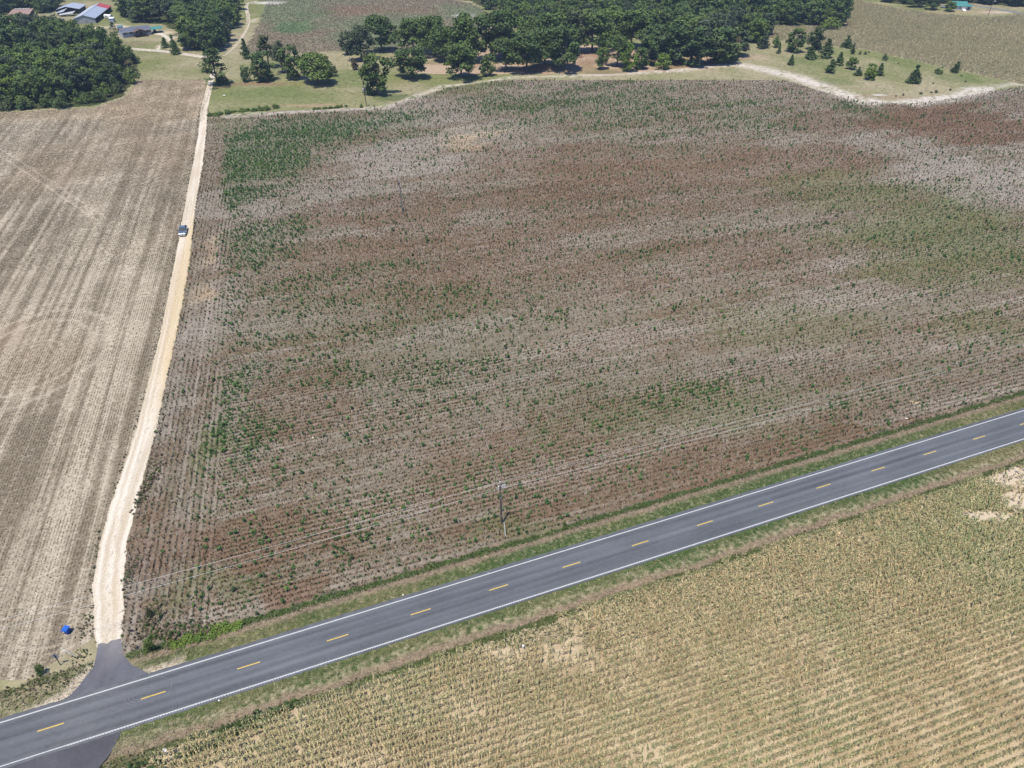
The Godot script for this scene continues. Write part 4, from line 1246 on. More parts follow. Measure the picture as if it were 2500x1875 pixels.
	put(s, "fallen_sheet", sheet_metal("pale_tin", c3(0.62, 0.62, 0.62), 0.5), ruin)
	s = start()
	box(s, Vector3(7.2, 1.45, -17.5), Vector3(0.12, 2.9, 16.5))
	box(s, Vector3(-6.6, 1.4, -17.5), Vector3(0.12, 2.8, 16.5))
	box(s, Vector3(0.3, 1.5, -25.6), Vector3(13.6, 3.0, 0.12))
	box(s, Vector3(0.3, 1.5, -11.5), Vector3(13.4, 2.9, 0.12))
	put(s, "wall", dark, ruin)
	for i in 9:
		s = start()
		var a := Vector3(rng.randf_range(-6, 7), 0.0, rng.randf_range(-7, 1))
		tube(s, a, a + Vector3(rng.randf_range(-1.5, 1.5), rng.randf_range(1.2, 2.8), rng.randf_range(-1, 1)), 0.08, 0.07, 5)
		put(s, "broken_post", mat("grey_timber", c3(0.20, 0.18, 0.16), 0.95), ruin)
	# --- rusty shed
	var rusty := thing("rusty_shed", "low shed with flat rusty pink roof among the left trees", "shed", Vector3(Vector2(-323.23, -518.67).x, 0, Vector2(-323.23, -518.67).y), 0.32)
	s = start()
	slab(s, Vector3(-7.0, 3.7, -17), Vector3(5.5, 3.5, -17), Vector3(5.5, 2.6, 0.5), Vector3(-7.0, 2.8, 0.5), 0.1)
	put(s, "roof", sheet_metal("rusty_tin", c3(0.40, 0.275, 0.225), 0.85), rusty)
	s = start()
	box(s, Vector3(-1.2, 3.82, -16.3), Vector3(9.0, 0.12, 0.9), Basis(Vector3(0, 0, 1), -0.016))
	put(s, "ridge_flashing", mat("white_flashing", c3(0.68, 0.66, 0.63), 0.7), rusty)
	s = start()
	box(s, Vector3(5.2, 1.25, -8.2), Vector3(0.12, 2.5, 16.2))
	box(s, Vector3(-6.6, 1.3, -8.2), Vector3(0.12, 2.6, 16.2))
	box(s, Vector3(-0.7, 1.25, 0.0), Vector3(11.7, 2.5, 0.12))
	box(s, Vector3(-0.7, 1.6, -16.4), Vector3(11.7, 3.2, 0.12))
	put(s, "wall", dark, rusty)
	# --- grey house with porch
	var siding := mat("grey_siding", c3(0.36, 0.39, 0.47), 0.8)
	var trim := mat("white_trim", c3(0.72, 0.72, 0.72), 0.7)
	var shingle := sheet_metal("shingles", c3(0.150, 0.165, 0.215), 0.9)
	shingle.metallic = 0.0
	var timber := mat("porch_timber", c3(0.120, 0.088, 0.066), 0.9)
	var house := thing("grey_house", "single storey grey house with dark shutters and gabled timber porch", "house", Vector3(-226.6, 0, -468.6), 0.675)
	var W := 8.1
	s = start()
	box(s, Vector3(0, 0.35, 0), Vector3(W * 2.0 - 0.06, 0.7, 7.94))
	put(s, "skirting", mat("skirting", c3(0.45, 0.44, 0.43), 0.9), house)
	s = start()
	box(s, Vector3(0, 1.95, 0), Vector3(W * 2.0, 2.5, 8.0))
	for d in [-1.0, 1.0]:
		triangle(s, Vector3(d * W, 4.6, 0), Vector3(d * W, 3.2, 4.0 * d), Vector3(d * W, 3.2, -4.0 * d))
	put(s, "wall", siding, house)
	s = start()
	gable(s, -W - 0.35, W + 0.35, -4.5, 4.5, 3.1, 4.78)
	put(s, "roof", shingle, house)
	s = start()
	box(s, Vector3(-W - 0.01, 1.9, 4.0), Vector3(0.14, 2.6, 0.14))
	box(s, Vector3(W + 0.01, 1.9, 4.0), Vector3(0.14, 2.6, 0.14))
	box(s, Vector3(0, 3.0, 4.53), Vector3(W * 2.0 + 0.7, 0.18, 0.06))
	put(s, "corner_trim", trim, house)
	for x in [-6.4, -3.2, 5.1, 6.9]:
		window(house, Vector3(x, 2.15, 4.0), 0.9, 1.4, true, trim)
	window(house, Vector3(0.0, 2.1, 4.0), 1.5, 1.3, false, trim)
	s = start()
	box(s, Vector3(2.3, 1.75, 4.02), Vector3(0.95, 2.05, 0.07))
	var door := put(s, "door", mat("house_door", c3(0.16, 0.05, 0.04), 0.6), house)
	s = start()
	tube(s, Vector3(2.65, 1.75, 4.05), Vector3(2.65, 1.75, 4.13), 0.035, 0.035, 6)
	put(s, "handle", mat("brass", c3(0.5, 0.4, 0.15), 0.4, 1.0), door)
	# porch: deck, posts, rail, gable roof with its ridge running forward
	s = start()
	box(s, Vector3(1.2, 0.62, 5.75), Vector3(6.6, 0.14, 3.4))
	put(s, "porch_deck", timber, house)
	for x in [-2.0, 0.1, 2.3, 4.4]:
		s = start()
		box(s, Vector3(x, 1.5, 7.3), Vector3(0.16, 3.0, 0.16))
		put(s, "porch_post", timber, house)
	s = start()
	box(s, Vector3(1.2, 1.5, 7.3), Vector3(6.4, 0.09, 0.1))
	box(s, Vector3(1.2, 0.95, 7.3), Vector3(6.4, 0.07, 0.08))
	for i in 26:
		box(s, Vector3(-1.9 + i * 0.25, 1.2, 7.3), Vector3(0.05, 0.5, 0.05))
	put(s, "porch_rail", timber, house)
	s = start()
	slab(s, Vector3(1.2, 4.3, 7.9), Vector3(1.2, 4.3, 1.4), Vector3(5.1, 2.95, 3.9), Vector3(5.1, 2.95, 7.9), 0.1)
	slab(s, Vector3(1.2, 4.3, 1.4), Vector3(1.2, 4.3, 7.9), Vector3(-2.7, 2.95, 7.9), Vector3(-2.7, 2.95, 3.9), 0.1)
	put(s, "porch_roof", mat("porch_shingles", c3(0.110, 0.085, 0.075), 0.9), house)
	s = start()
	triangle(s, Vector3(1.2, 4.15, 7.6), Vector3(4.7, 2.95, 7.6), Vector3(-2.3, 2.95, 7.6))
	put(s, "porch_gable", timber, house)
	for i in 3:
		s = start()
		box(s, Vector3(4.0, 0.12 + 0.16 * i, 8.3 - i * 0.3), Vector3(1.4, 0.14, 0.3))
		put(s, "step", timber, house)
	# --- carport and the car under it
	var teal := sheet_metal("teal_roof", c3(0.085, 0.300, 0.270), 0.55)
	var port := thing("carport", "teal roofed open carport at the right end of the grey house", "carport", Vector3(Vector2(-217.53, -476.94).x, 0, Vector2(-217.53, -476.94).y), 0.60)
	for q in [[-3, -3], [3, -3], [3, 3], [-3, 3]]:
		s = start()
		tube(s, Vector3(q[0], 0, q[1]), Vector3(q[0], 2.35, q[1]), 0.06, 0.06, 6)
		put(s, "post", trim, port)
	s = start()
	gable(s, -3.4, 3.4, -3.5, 3.5, 2.3, 3.3, 0.06)
	put(s, "roof", teal, port)
	small_car(Vector3(Vector2(-217.53, -476.94).x - 0.6, 0, Vector2(-217.53, -476.94).y + 0.3), 0.60, c3(0.035, 0.030, 0.032), "dark car parked under the teal roofed carport")
	# --- garden shed at the left end of the house
	var hut := thing("garden_shed", "little blue roofed garden shed behind left end of the grey house", "shed", Vector3(Vector2(-242.02, -483.06).x, 0, Vector2(-242.02, -483.06).y), 0.6)
	s = start()
	box(s, Vector3(0, 1.1, 0), Vector3(2.8, 2.2, 2.6))
	put(s, "wall", siding, hut)
	s = start()
	gable(s, -1.7, 1.7, -1.6, 1.6, 2.15, 2.9, 0.06)
	put(s, "roof", sheet_metal("blue_green_tin", c3(0.14, 0.26, 0.30), 0.55), hut)
	s = start()
	box(s, Vector3(0, 0.95, 1.32), Vector3(0.9, 1.9, 0.05))
	put(s, "door", trim, hut)
	# --- old camper and junk beside the barn
	var shell := mat("camper_white", c3(0.72, 0.72, 0.72), 0.5)
	var camper := thing("old_camper", "wrecked white camper trailer beside the barn's dark open side", "camper", Vector3(Vector2(-266.77, -521.49).x, 0, Vector2(-266.77, -521.49).y), -0.35)
	s = start()
	for i in 6:
		var a := PI * i / 5.0
		var b := PI * (i + 1) / 5.0
		if i < 5:
			quad(s, Vector3(-2.8, 1.7 + 0.7 * sin(b), -1.1 * cos(b)), Vector3(2.8, 1.7 + 0.7 * sin(b), -1.1 * cos(b)), Vector3(2.8, 1.7 + 0.7 * sin(a), -1.1 * cos(a)), Vector3(-2.8, 1.7 + 0.7 * sin(a), -1.1 * cos(a)))
	box(s, Vector3(0, 1.15, 0), Vector3(5.6, 1.1, 2.2))
	put(s, "body", shell, camper)
	s = start()
	box(s, Vector3(0.4, 0.55, 0), Vector3(4.8, 0.14, 1.8))
	put(s, "chassis", dark, camper)
	for x in [-0.6, 0.6]:
		s = start()
		tube(s, Vector3(x, 0.35, 0.85), Vector3(x, 0.35, 1.07), 0.35, 0.35, 10)
		put(s, "wheel", dark, camper)
	s = start()
	box(s, Vector3(-0.8, 1.55, 1.11), Vector3(1.2, 0.6, 0.03))
	put(s, "pane", mat("window_glass", Color.BLACK), camper)
	var tank := thing("grey_tank", "small grey shed with white lid between barn and pine", "shed", Vector3(Vector2(-258.73, -509.00).x, 0, Vector2(-258.73, -509.00).y), 0.15)
	s = start()
	box(s, Vector3(0, 1.2, 0), Vector3(2.6, 2.4, 3.0))
	put(s, "wall", siding, tank)
	s = start()
	slab(s, Vector3(-1.5, 2.7, -1.7), Vector3(1.5, 2.7, -1.7), Vector3(1.5, 2.42, 1.7), Vector3(-1.5, 2.42, 1.7), 0.08)
	put(s, "roof", shell, tank)
	# --- upturned boat
	var boat := thing("upturned_boat", "small white boat lying upside down beside the dark lawn pine", "boat", Vector3(Vector2(-182.79, -434.49).x, 0, Vector2(-182.79, -434.49).y), -0.7)
	s = start()
	for i in 8:
		var z0 := lerpf(-2.1, 2.1, i / 8.0)
		var z1 := lerpf(-2.1, 2.1, (i + 1) / 8.0)
		var w0 := 0.75 * sqrt(maxf(0.02, 1.0 - pow(z0 / 2.3, 4.0))) * (1.0 - 0.4 * maxf(0.0, z0 / 2.1))
		var w1 := 0.75 * sqrt(maxf(0.02, 1.0 - pow(z1 / 2.3, 4.0))) * (1.0 - 0.4 * maxf(0.0, z1 / 2.1))
		for j in 6:
			var a := PI * j / 6.0
			var b := PI * (j + 1) / 6.0
			quad(s, Vector3(-cos(a) * w0, sin(a) * 0.65, z0), Vector3(-cos(a) * w1, sin(a) * 0.65, z1), Vector3(-cos(b) * w1, sin(b) * 0.65, z1), Vector3(-cos(b) * w0, sin(b) * 0.65, z0))
	put(s, "hull", shell, boat)
	s = start()
	box(s, Vector3(0, 0.67, 0), Vector3(0.06, 0.07, 3.6))
	put(s, "keel", shell, boat)
	# --- teal roofed house at upper right
	var cream := mat("cream_wall", c3(0.60, 0.58, 0.54), 0.85)
	var cot := thing("teal_roofed_house", "white house with teal metal roof and side wing beyond the corn", "house", Vector3(Vector2(311.90, -551.91).x, 0, Vector2(311.90, -551.91).y - 4.0), -0.18)
	s = start()
	box(s, Vector3(0, 1.35, 0), Vector3(8.4, 2.7, 8.0))
	for d in [-1.0, 1.0]:
		triangle(s, Vector3(d * 4.2, 4.7, 0), Vector3(d * 4.2, 2.7, 4.0 * d), Vector3(d * 4.2, 2.7, -4.0 * d))
	put(s, "wall", cream, cot)
	s = start()
	gable(s, -4.9, 4.9, -4.6, 4.6, 2.55, 4.95)
	put(s, "roof", teal, cot)
	s = start()
	box(s, Vector3(-1.4, 4.7, -0.5), Vector3(0.55, 1.9, 0.55))
	put(s, "chimney", mat("chimney_brick", c3(0.20, 0.12, 0.10), 0.95), cot)
	s = start()
	box(s, Vector3(6.0, 1.1, 1.2), Vector3(3.4, 2.2, 4.4))
	put(s, "wing", cream, cot)
	s = start()
	slab(s, Vector3(4.3, 3.3, -1.2), Vector3(8.1, 3.0, -1.2), Vector3(8.1, 2.3, 4.0), Vector3(4.3, 2.4, 4.0), 0.1)
	put(s, "wing_roof", teal, cot)
	window(cot, Vector3(-2.4, 1.5, 4.0), 1.0, 1.2, false, trim)
	window(cot, Vector3(0.2, 1.5, 4.0), 1.0, 1.2, false, trim)
	s = start()
	box(s, Vector3(6.0, 1.0, 3.42), Vector3(1.6, 1.7, 0.06))
	put(s, "door", dark, cot)
	s = start()
	slab(s, Vector3(1.6, 0.9, 4.05), Vector3(3.6, 0.9, 4.05), Vector3(3.6, 0.15, 8.0), Vector3(1.6, 0.15, 8.0), 0.12)
	put(s, "ramp", trim, cot)
	small_car(Vector3(Vector2(304.82, -560.81).x, 0, Vector2(304.82, -560.81).y), 0.9, c3(0.25, 0.30, 0.38), "grey blue car parked left of the teal roofed house")


func small_car(at: Vector3, turn: float, paint: Color, label: String) -> void:
	var o := thing("parked_car", label, "car", at, turn)
	var body := mat("car_paint_%d" % int(paint.r * 1000.0), paint, 0.3, 0.2)
	var s := start()
	loft(s, [[-2.2, 0.80, 0.45, 0.78], [-2.0, 0.86, 0.30, 0.92], [-0.9, 0.88, 0.25, 0.95], [0.9, 0.88, 0.25, 0.95], [1.9, 0.85, 0.28, 0.85], [2.2, 0.75, 0.42, 0.68]])
	put(s, "body", body, o)
	s = start()
	loft(s, [[-1.6, 0.74, 0.90, 0.96], [-0.95, 0.66, 0.90, 1.42], [0.35, 0.66, 0.90, 1.42], [1.05, 0.76, 0.90, 0.96]])
	put(s, "cabin", mat("window_glass", Color.BLACK), o)
	s = start()
	box(s, Vector3(0, 1.44, -0.3), Vector3(1.28, 0.05, 1.3))
	put(s, "car_roof", body, o)
	for q in [[-1, -1], [1, -1], [1, 1], [-1, 1]]:
		s = start()
		tube(s, Vector3(q[0] * 0.70, 0.31, q[1] * 1.35), Vector3(q[0] * 0.90, 0.31, q[1] * 1.35), 0.31, 0.31, 10)
		put(s, "wheel", mat("tyre_rubber", c3(0.02, 0.02, 0.02), 0.9), o)


# a hull of rounded rectangles set along z: each is z, half width, bottom, top
func loft(s: SurfaceTool, rings: Array) -> void:
	var made := []
	for e in rings:
		var w: float = e[1]
		var b: float = e[2]
		var t: float = e[3]
		var r := minf(0.12, (t - b) * 0.3)
		made.append([Vector3(-w + r, t, e[0]), Vector3(w - r, t, e[0]), Vector3(w, t - r, e[0]), Vector3(w, b + r, e[0]), Vector3(w - r, b, e[0]), Vector3(-w + r, b, e[0]), Vector3(-w, b + r, e[0]), Vector3(-w, t - r, e[0])])
	for i in made.size() - 1:
		for k in 8:
			var n := (k + 1) % 8
			quad(s, made[i][k], made[i][n], made[i + 1][n], made[i + 1][k])
	for k in range(1, 7):
		triangle(s, made[0][0], made[0][k + 1], made[0][k])
		triangle(s, made[-1][0], made[-1][k], made[-1][k + 1])

# ---------------------------------------------------------------- things by the road
func build_truck() -> void:
	var o := thing("pickup_truck", "dark blue grey pickup truck driving toward the road on the sand lane", "truck", Vector3(-96.2, 0.02, -193.0), 0.262)
	var paint := mat("truck_paint", c3(0.150, 0.200, 0.280), 0.25, 0.5)
	paint.clearcoat_enabled = true
	paint.clearcoat = 0.8
	paint.clearcoat_roughness = 0.08
	var black := mat("black_plastic", c3(0.018, 0.018, 0.020), 0.6)
	var chrome := mat("chrome", c3(0.70, 0.71, 0.73), 0.18, 1.0)
	var s := start()
	loft(s, [[0.95, 0.97, 0.42, 1.13], [1.5, 0.99, 0.40, 1.12], [2.3, 0.97, 0.42, 1.06], [2.72, 0.93, 0.46, 0.98], [2.82, 0.86, 0.52, 0.90]])
	put(s, "hood", paint, o)
	s = start()
	loft(s, [[-0.95, 0.98, 0.40, 1.15], [0.0, 1.0, 0.38, 1.15], [0.95, 0.97, 0.42, 1.13]])
	put(s, "door_panel", paint, o)
	s = start()
	loft(s, [[-0.88, 0.86, 1.12, 1.50], [-0.75, 0.78, 1.12, 1.86], [-0.1, 0.77, 1.12, 1.90], [0.35, 0.77, 1.12, 1.87], [1.15, 0.88, 1.10, 1.16]])
	var cab := put(s, "cab", mat("truck_glass", c3(0.02, 0.03, 0.04), 0.06), o)
	s = start()
	loft(s, [[-0.80, 0.76, 1.82, 1.90], [-0.1, 0.78, 1.84, 1.94], [0.40, 0.77, 1.82, 1.90]])
	put(s, "cab_roof", paint, cab)
	for d in [-1.0, 1.0]:
		s = start()
		tube(s, Vector3(d * 0.90, 1.14, 1.12), Vector3(d * 0.78, 1.86, 0.38), 0.05, 0.05, 6)
		put(s, "pillar", paint, cab)
		s = start()
		tube(s, Vector3(d * 0.90, 1.14, -0.15), Vector3(d * 0.80, 1.86, -0.15), 0.05, 0.05, 6)
		put(s, "pillar", paint, cab)
		s = start()
		box(s, Vector3(d * 1.16, 1.25, 0.85), Vector3(0.22, 0.24, 0.12))
		tube(s, Vector3(d * 0.95, 1.20, 0.86), Vector3(d * 1.08, 1.22, 0.86), 0.03, 0.03, 5)
		put(s, "mirror", black, o)
		s = start()
		box(s, Vector3(d * 0.70, 0.82, 2.80), Vector3(0.34, 0.20, 0.10))
		put(s, "headlight", mat("lamp_glass", c3(0.75, 0.76, 0.78), 0.1), o)
		s = start()
		box(s, Vector3(d * 0.90, 0.90, -2.76), Vector3(0.14, 0.34, 0.08))
		put(s, "tail_light", mat("red_lens", c3(0.35, 0.02, 0.02), 0.2), o)
		s = start()
		box(s, Vector3(d * 0.93, 0.80, -1.85), Vector3(0.12, 0.72, 1.80))
		put(s, "bed_side", paint, o)
		for z in [-1.75, 1.85]:
			s = start()
			tube(s, Vector3(d * 0.76, 0.40, z), Vector3(d * 1.02, 0.40, z), 0.40, 0.40, 14)
			var tyre := put(s, "wheel", mat("tyre_rubber", c3(0.02, 0.02, 0.02), 0.9), o)
			s = start()
			tube(s, Vector3(d * 1.0, 0.40, z), Vector3(d * 1.035, 0.40, z), 0.24, 0.22, 12)
			put(s, "rim", chrome, tyre)
	s = start()
	box(s, Vector3(0, 0.72, -1.85), Vector3(1.76, 0.08, 1.80))
	put(s, "bed_floor", black, o)
	s = start()
	box(s, Vector3(0, 0.80, -2.74), Vector3(1.78, 0.70, 0.10))
	put(s, "tailgate", paint, o)
	s = start()
	box(s, Vector3(0, 0.55, -0.97), Vector3(1.8, 1.1, 0.05))
	put(s, "bed_front", paint, o)
	s = start()
	box(s, Vector3(0, 0.78, 2.83), Vector3(1.0, 0.30, 0.08))
	put(s, "grille", black, o)
	s = start()
	box(s, Vector3(0, 0.50, 2.86), Vector3(1.84, 0.20, 0.20))
	put(s, "bumper", chrome, o)
	s = start()
	box(s, Vector3(0, 0.42, -2.84), Vector3(1.8, 0.18, 0.16))
	put(s, "bumper", chrome, o)


func build_roadside() -> void:
	var s: SurfaceTool
	# --- wheeled bin
	var at: Vector2 = Vector2(-63.77, -60.05)
	var blue := mat("bin_blue", c3(0.016, 0.070, 0.32), 0.5)
	var bin := thing("wheeled_bin", "blue wheeled rubbish bin at the stubble field corner by the lane", "bin", Vector3(at.x, 0, at.y), -0.12)
	s = start()
	box(s, Vector3(0, 0.56, 0), Vector3(0.84, 1.0, 0.90), Basis.IDENTITY, 0.72)
	put(s, "body", blue, bin)
	s = start()
	slab(s, Vector3(-0.49, 1.16, -0.52), Vector3(0.49, 1.16, -0.52), Vector3(0.49, 1.10, 0.52), Vector3(-0.49, 1.10, 0.52), 0.06)
	box(s, Vector3(0, 1.16, 0.0), Vector3(0.6, 0.05, 0.7))
	put(s, "lid", mat("lid_blue", c3(0.022, 0.100, 0.42), 0.45), bin)
	s = start()
	tube(s, Vector3(-0.36, 1.04, -0.58), Vector3(0.36, 1.04, -0.58), 0.025, 0.025, 6)
	put(s, "handle", blue, bin)
	for d in [-1.0, 1.0]:
		s = start()
		tube(s, Vector3(d * 0.30, 0.14, -0.36), Vector3(d * 0.38, 0.14, -0.36), 0.14, 0.14, 10)
		put(s, "wheel", mat("tyre_rubber", c3(0.02, 0.02, 0.02), 0.9), bin)
	s = start()
	box(s, Vector3(-0.22, 0.72, 0.432), Vector3(0.26, 0.22, 0.012), Basis(Vector3.RIGHT, -0.125))
	put(s, "sticker", mat("sticker_white", c3(0.72, 0.72, 0.70), 0.7), bin)
	bin.scale = Vector3(0.86, 0.95, 0.86)
	# --- stop sign, seen from behind
	at = Vector2(-62.22, -54.99)
	var sign := thing("stop_sign", "stop sign seen from its bare grey back on a dark post", "road sign", Vector3(at.x, ground_height(at.x, at.y), at.y), 0.16)
	s = start()
	box(s, Vector3(0, 1.25, 0), Vector3(0.09, 2.5, 0.07))
	put(s, "post", mat("dark_post", c3(0.035, 0.035, 0.04), 0.8), sign)
	s = start()
	var rim := []
	for i in 8:
		var a := TAU * (i + 0.5) / 8.0
		rim.append(Vector3(cos(a) * 0.46, 2.12 + sin(a) * 0.46, -0.05))
	for i in 8:
		var n := (i + 1) % 8
		triangle(s, Vector3(0, 2.12, -0.044), rim[n] + Vector3(0, 0, 0.006), rim[i] + Vector3(0, 0, 0.006))
		triangle(s, Vector3(0, 2.12, -0.05), rim[i], rim[n])
		quad(s, rim[i], rim[i] + Vector3(0, 0, 0.006), rim[n] + Vector3(0, 0, 0.006), rim[n])
	put(s, "plate", mat("bare_aluminium", c3(0.42, 0.45, 0.50), 0.5, 0.6), sign)
	# --- leaning broken marker pole
	at = Vector2(-60.71, -56.29)
	var pole := thing("leaning_pole", "broken white pole leaning over in the weeds near the stop sign", "pole", Vector3(at.x, ground_height(at.x, at.y) - 0.02, at.y))
	var pvc := mat("white_pvc", c3(0.66, 0.64, 0.58), 0.6)
	s = start()
	tube(s, Vector3.ZERO, Vector3(-0.95, 1.75, 0.1), 0.05, 0.05, 7)
	put(s, "shaft", pvc, pole)
	s = start()
	tube(s, Vector3(-0.95, 1.75, 0.1), Vector3(-1.45, 2.2, 0.0), 0.03, 0.025, 6)
	put(s, "tip", pvc, pole)
	s = start()
	tube(s, Vector3(-0.93, 1.72, 0.1), Vector3(-1.55, 1.45, 0.2), 0.03, 0.025, 6)
	put(s, "branch", pvc, pole)
	# --- white standpipe
	at = Vector2(1.58, -57.44)
	var pipe := thing("standpipe", "short white vent pipe standing in grass at the corn edge", "pipe", Vector3(at.x, 0, at.y))
	var white := mat("pipe_white", c3(0.78, 0.78, 0.77), 0.5)
	s = start()
	tube(s, Vector3(0, 0, 0), Vector3(0, 0.85, 0), 0.13, 0.13, 10)
	put(s, "pipe", white, pipe)
	s = start()
	tube(s, Vector3(0, 0.82, 0), Vector3(0, 0.98, 0), 0.18, 0.14, 10)
	put(s, "cap", white, pipe)
	# --- litter
	for e in [[Vector2(-43.35, -43.29), 0.62, "crumpled white plastic bag lying on the dark green verge weeds", "plastic_bag", c3(0.78, 0.78, 0.80)],
			[Vector2(-38.68, -49.85), 0.30, "white scrap of litter at the edge of the asphalt below the white line", "litter_scrap", c3(0.76, 0.76, 0.76)],
			[Vector2(77.87, -107.95), 0.60, "white rag among weeds near the road ditch at right", "litter_scrap", c3(0.72, 0.68, 0.60)],
			[Vector2(-16.43, -66.43), 0.28, "white scrap near the ditch above the road's left part", "litter_scrap", c3(0.76, 0.75, 0.72)],
			[Vector2(-3.69, -70.52), 0.20, "small pale scrap on the grass verge below the near utility pole", "litter_scrap", c3(0.76, 0.75, 0.72)],
			[Vector2(-131.02, -337.29), 1.1, "pale scrap on the green pasture near the sand lane", "litter_scrap", c3(0.70, 0.68, 0.64)],
			[Vector2(-38.02, -102.21), 0.45, "cream coloured scrap in the fallow field beside a bright green weed", "litter_scrap", c3(0.74, 0.66, 0.48)],
			[Vector2(-97.44, -200.29), 0.55, "white scrap in the fallow field just right of the truck", "litter_scrap", c3(0.70, 0.70, 0.70)]]:
		var p: Vector2 = e[0]
		var r := RandomNumberGenerator.new()
		r.seed = int(p.x * 100.0)
		s = start()
		var ring := []
		for i in 9:
			var a := TAU * i / 9.0
			ring.append(Vector3(cos(a) * e[1] * r.randf_range(0.35, 0.6), r.randf_range(0.0, 0.10), sin(a) * e[1] * r.randf_range(0.25, 0.45)))
		var peak := Vector3(r.randf_range(-0.1, 0.1), e[1] * 0.32, 0.0)
		for i in 9:
			var m: Vector3 = (ring[i] + peak) * 0.5 + Vector3(0, r.randf_range(-0.04, 0.10), 0)
			var n: Vector3 = (ring[(i + 1) % 9] + peak) * 0.5 + Vector3(0, r.randf_range(-0.04, 0.10), 0)
			quad(s, m, n, ring[(i + 1) % 9], ring[i])
			triangle(s, peak, n, m)
		var o := put(s, e[3], mat("litter_%d" % int(e[1] * 100.0), e[4], 0.6), self)
		o.position = Vector3(p.x, ground_height(p.x, p.y) + (0.06 if e[1] == 0.30 else 0.12), p.y)
		tag(o, e[2], "litter")
	# --- bright vines along the ditch
	at = Vector2(-44.90, -58.93)
	var r2 := RandomNumberGenerator.new()
	r2.seed = 55
	var cl := []
	for i in 60:
		var a := r2.randf_range(-1.0, 1.0)
		var b := r2.randf_range(-1.0, 1.0)
		if a * a + b * b < 1.0:
			var q := ROAD_DIR * (a * 5.6 + 1.4) + ROAD_SIDE * (b * 1.0 - 0.4)
			cl.append([Vector3(q.x, r2.randf_range(0.05, 0.45), q.y), Vector3(0.6, 0.35, 0.6), 1.0])
	var vines := put_mesh(leaf_cloud(cl, 60, 0.17, 0.25, r2), "vine_patch", leaf_mat("bright"), self)
	vines.position = Vector3(at.x, -0.1, at.y)
	tag(vines, "patch of bright green vines along the ditch right of the lane mouth", "vines")
	# --- rubbish under the pecans
	at = Vector2(35.75, -411.86)
	var pile := thing("brush_pile", "reddish brown pile of dead limbs under the largest dark pecan", "brush pile", Vector3(at.x, 0, at.y))
	for i in 16:
		s = start()
		var a := Vector3(r2.randf_range(-2.6, 2.6), 0.1, r2.randf_range(-2, 2))
		tube(s, a, a + Vector3(r2.randf_range(-2.2, 2.2), r2.randf_range(0.4, 2.6), r2.randf_range(-1.5, 1.5)), 0.16, 0.05, 5)
		put(s, "limb", mat("dead_limb", c3(0.26, 0.15, 0.11), 0.95), pile)
	at = Vector2(38.31, -405.38)
	var tub := thing("white_barrel", "white plastic barrel standing in the sandy clearing by the brush pile", "barrel", Vector3(at.x, 0, at.y))
	s = start()
	for k in [[0.0, 0.26, 0.12, 0.30], [0.12, 0.30, 0.78, 0.30], [0.78, 0.30, 0.90, 0.25]]:
		tube(s, Vector3(0, k[0], 0), Vector3(0, k[2], 0), k[1], k[3], 10)
	put(s, "drum", white, tub)
	s = start()
	tube(s, Vector3(0.1, 0.9, 0), Vector3(0.1, 0.95, 0), 0.05, 0.05, 6)
	put(s, "bung", mat("black_plastic", Color.BLACK), tub)


func wire(called: String, label: String, pts: Array, rad: float, sag: float) -> void:
	var o := thing(called, label, "wire", Vector3.ZERO)
	var m := mat("wire_aluminium", c3(0.60, 0.60, 0.58), 0.5, 0.2)
	for k in pts.size() - 1:
		var s := start()
		var a: Vector3 = pts[k]
		var b: Vector3 = pts[k + 1]
		var last := a
		for i in 24:
			var t := (i + 1) / 24.0
			var p := a.lerp(b, t) - Vector3(0, 4.0 * sag * t * (1.0 - t), 0)
			tube(s, last, p, rad, rad, 4, false)
			last = p
		put(s, "span", m, o)


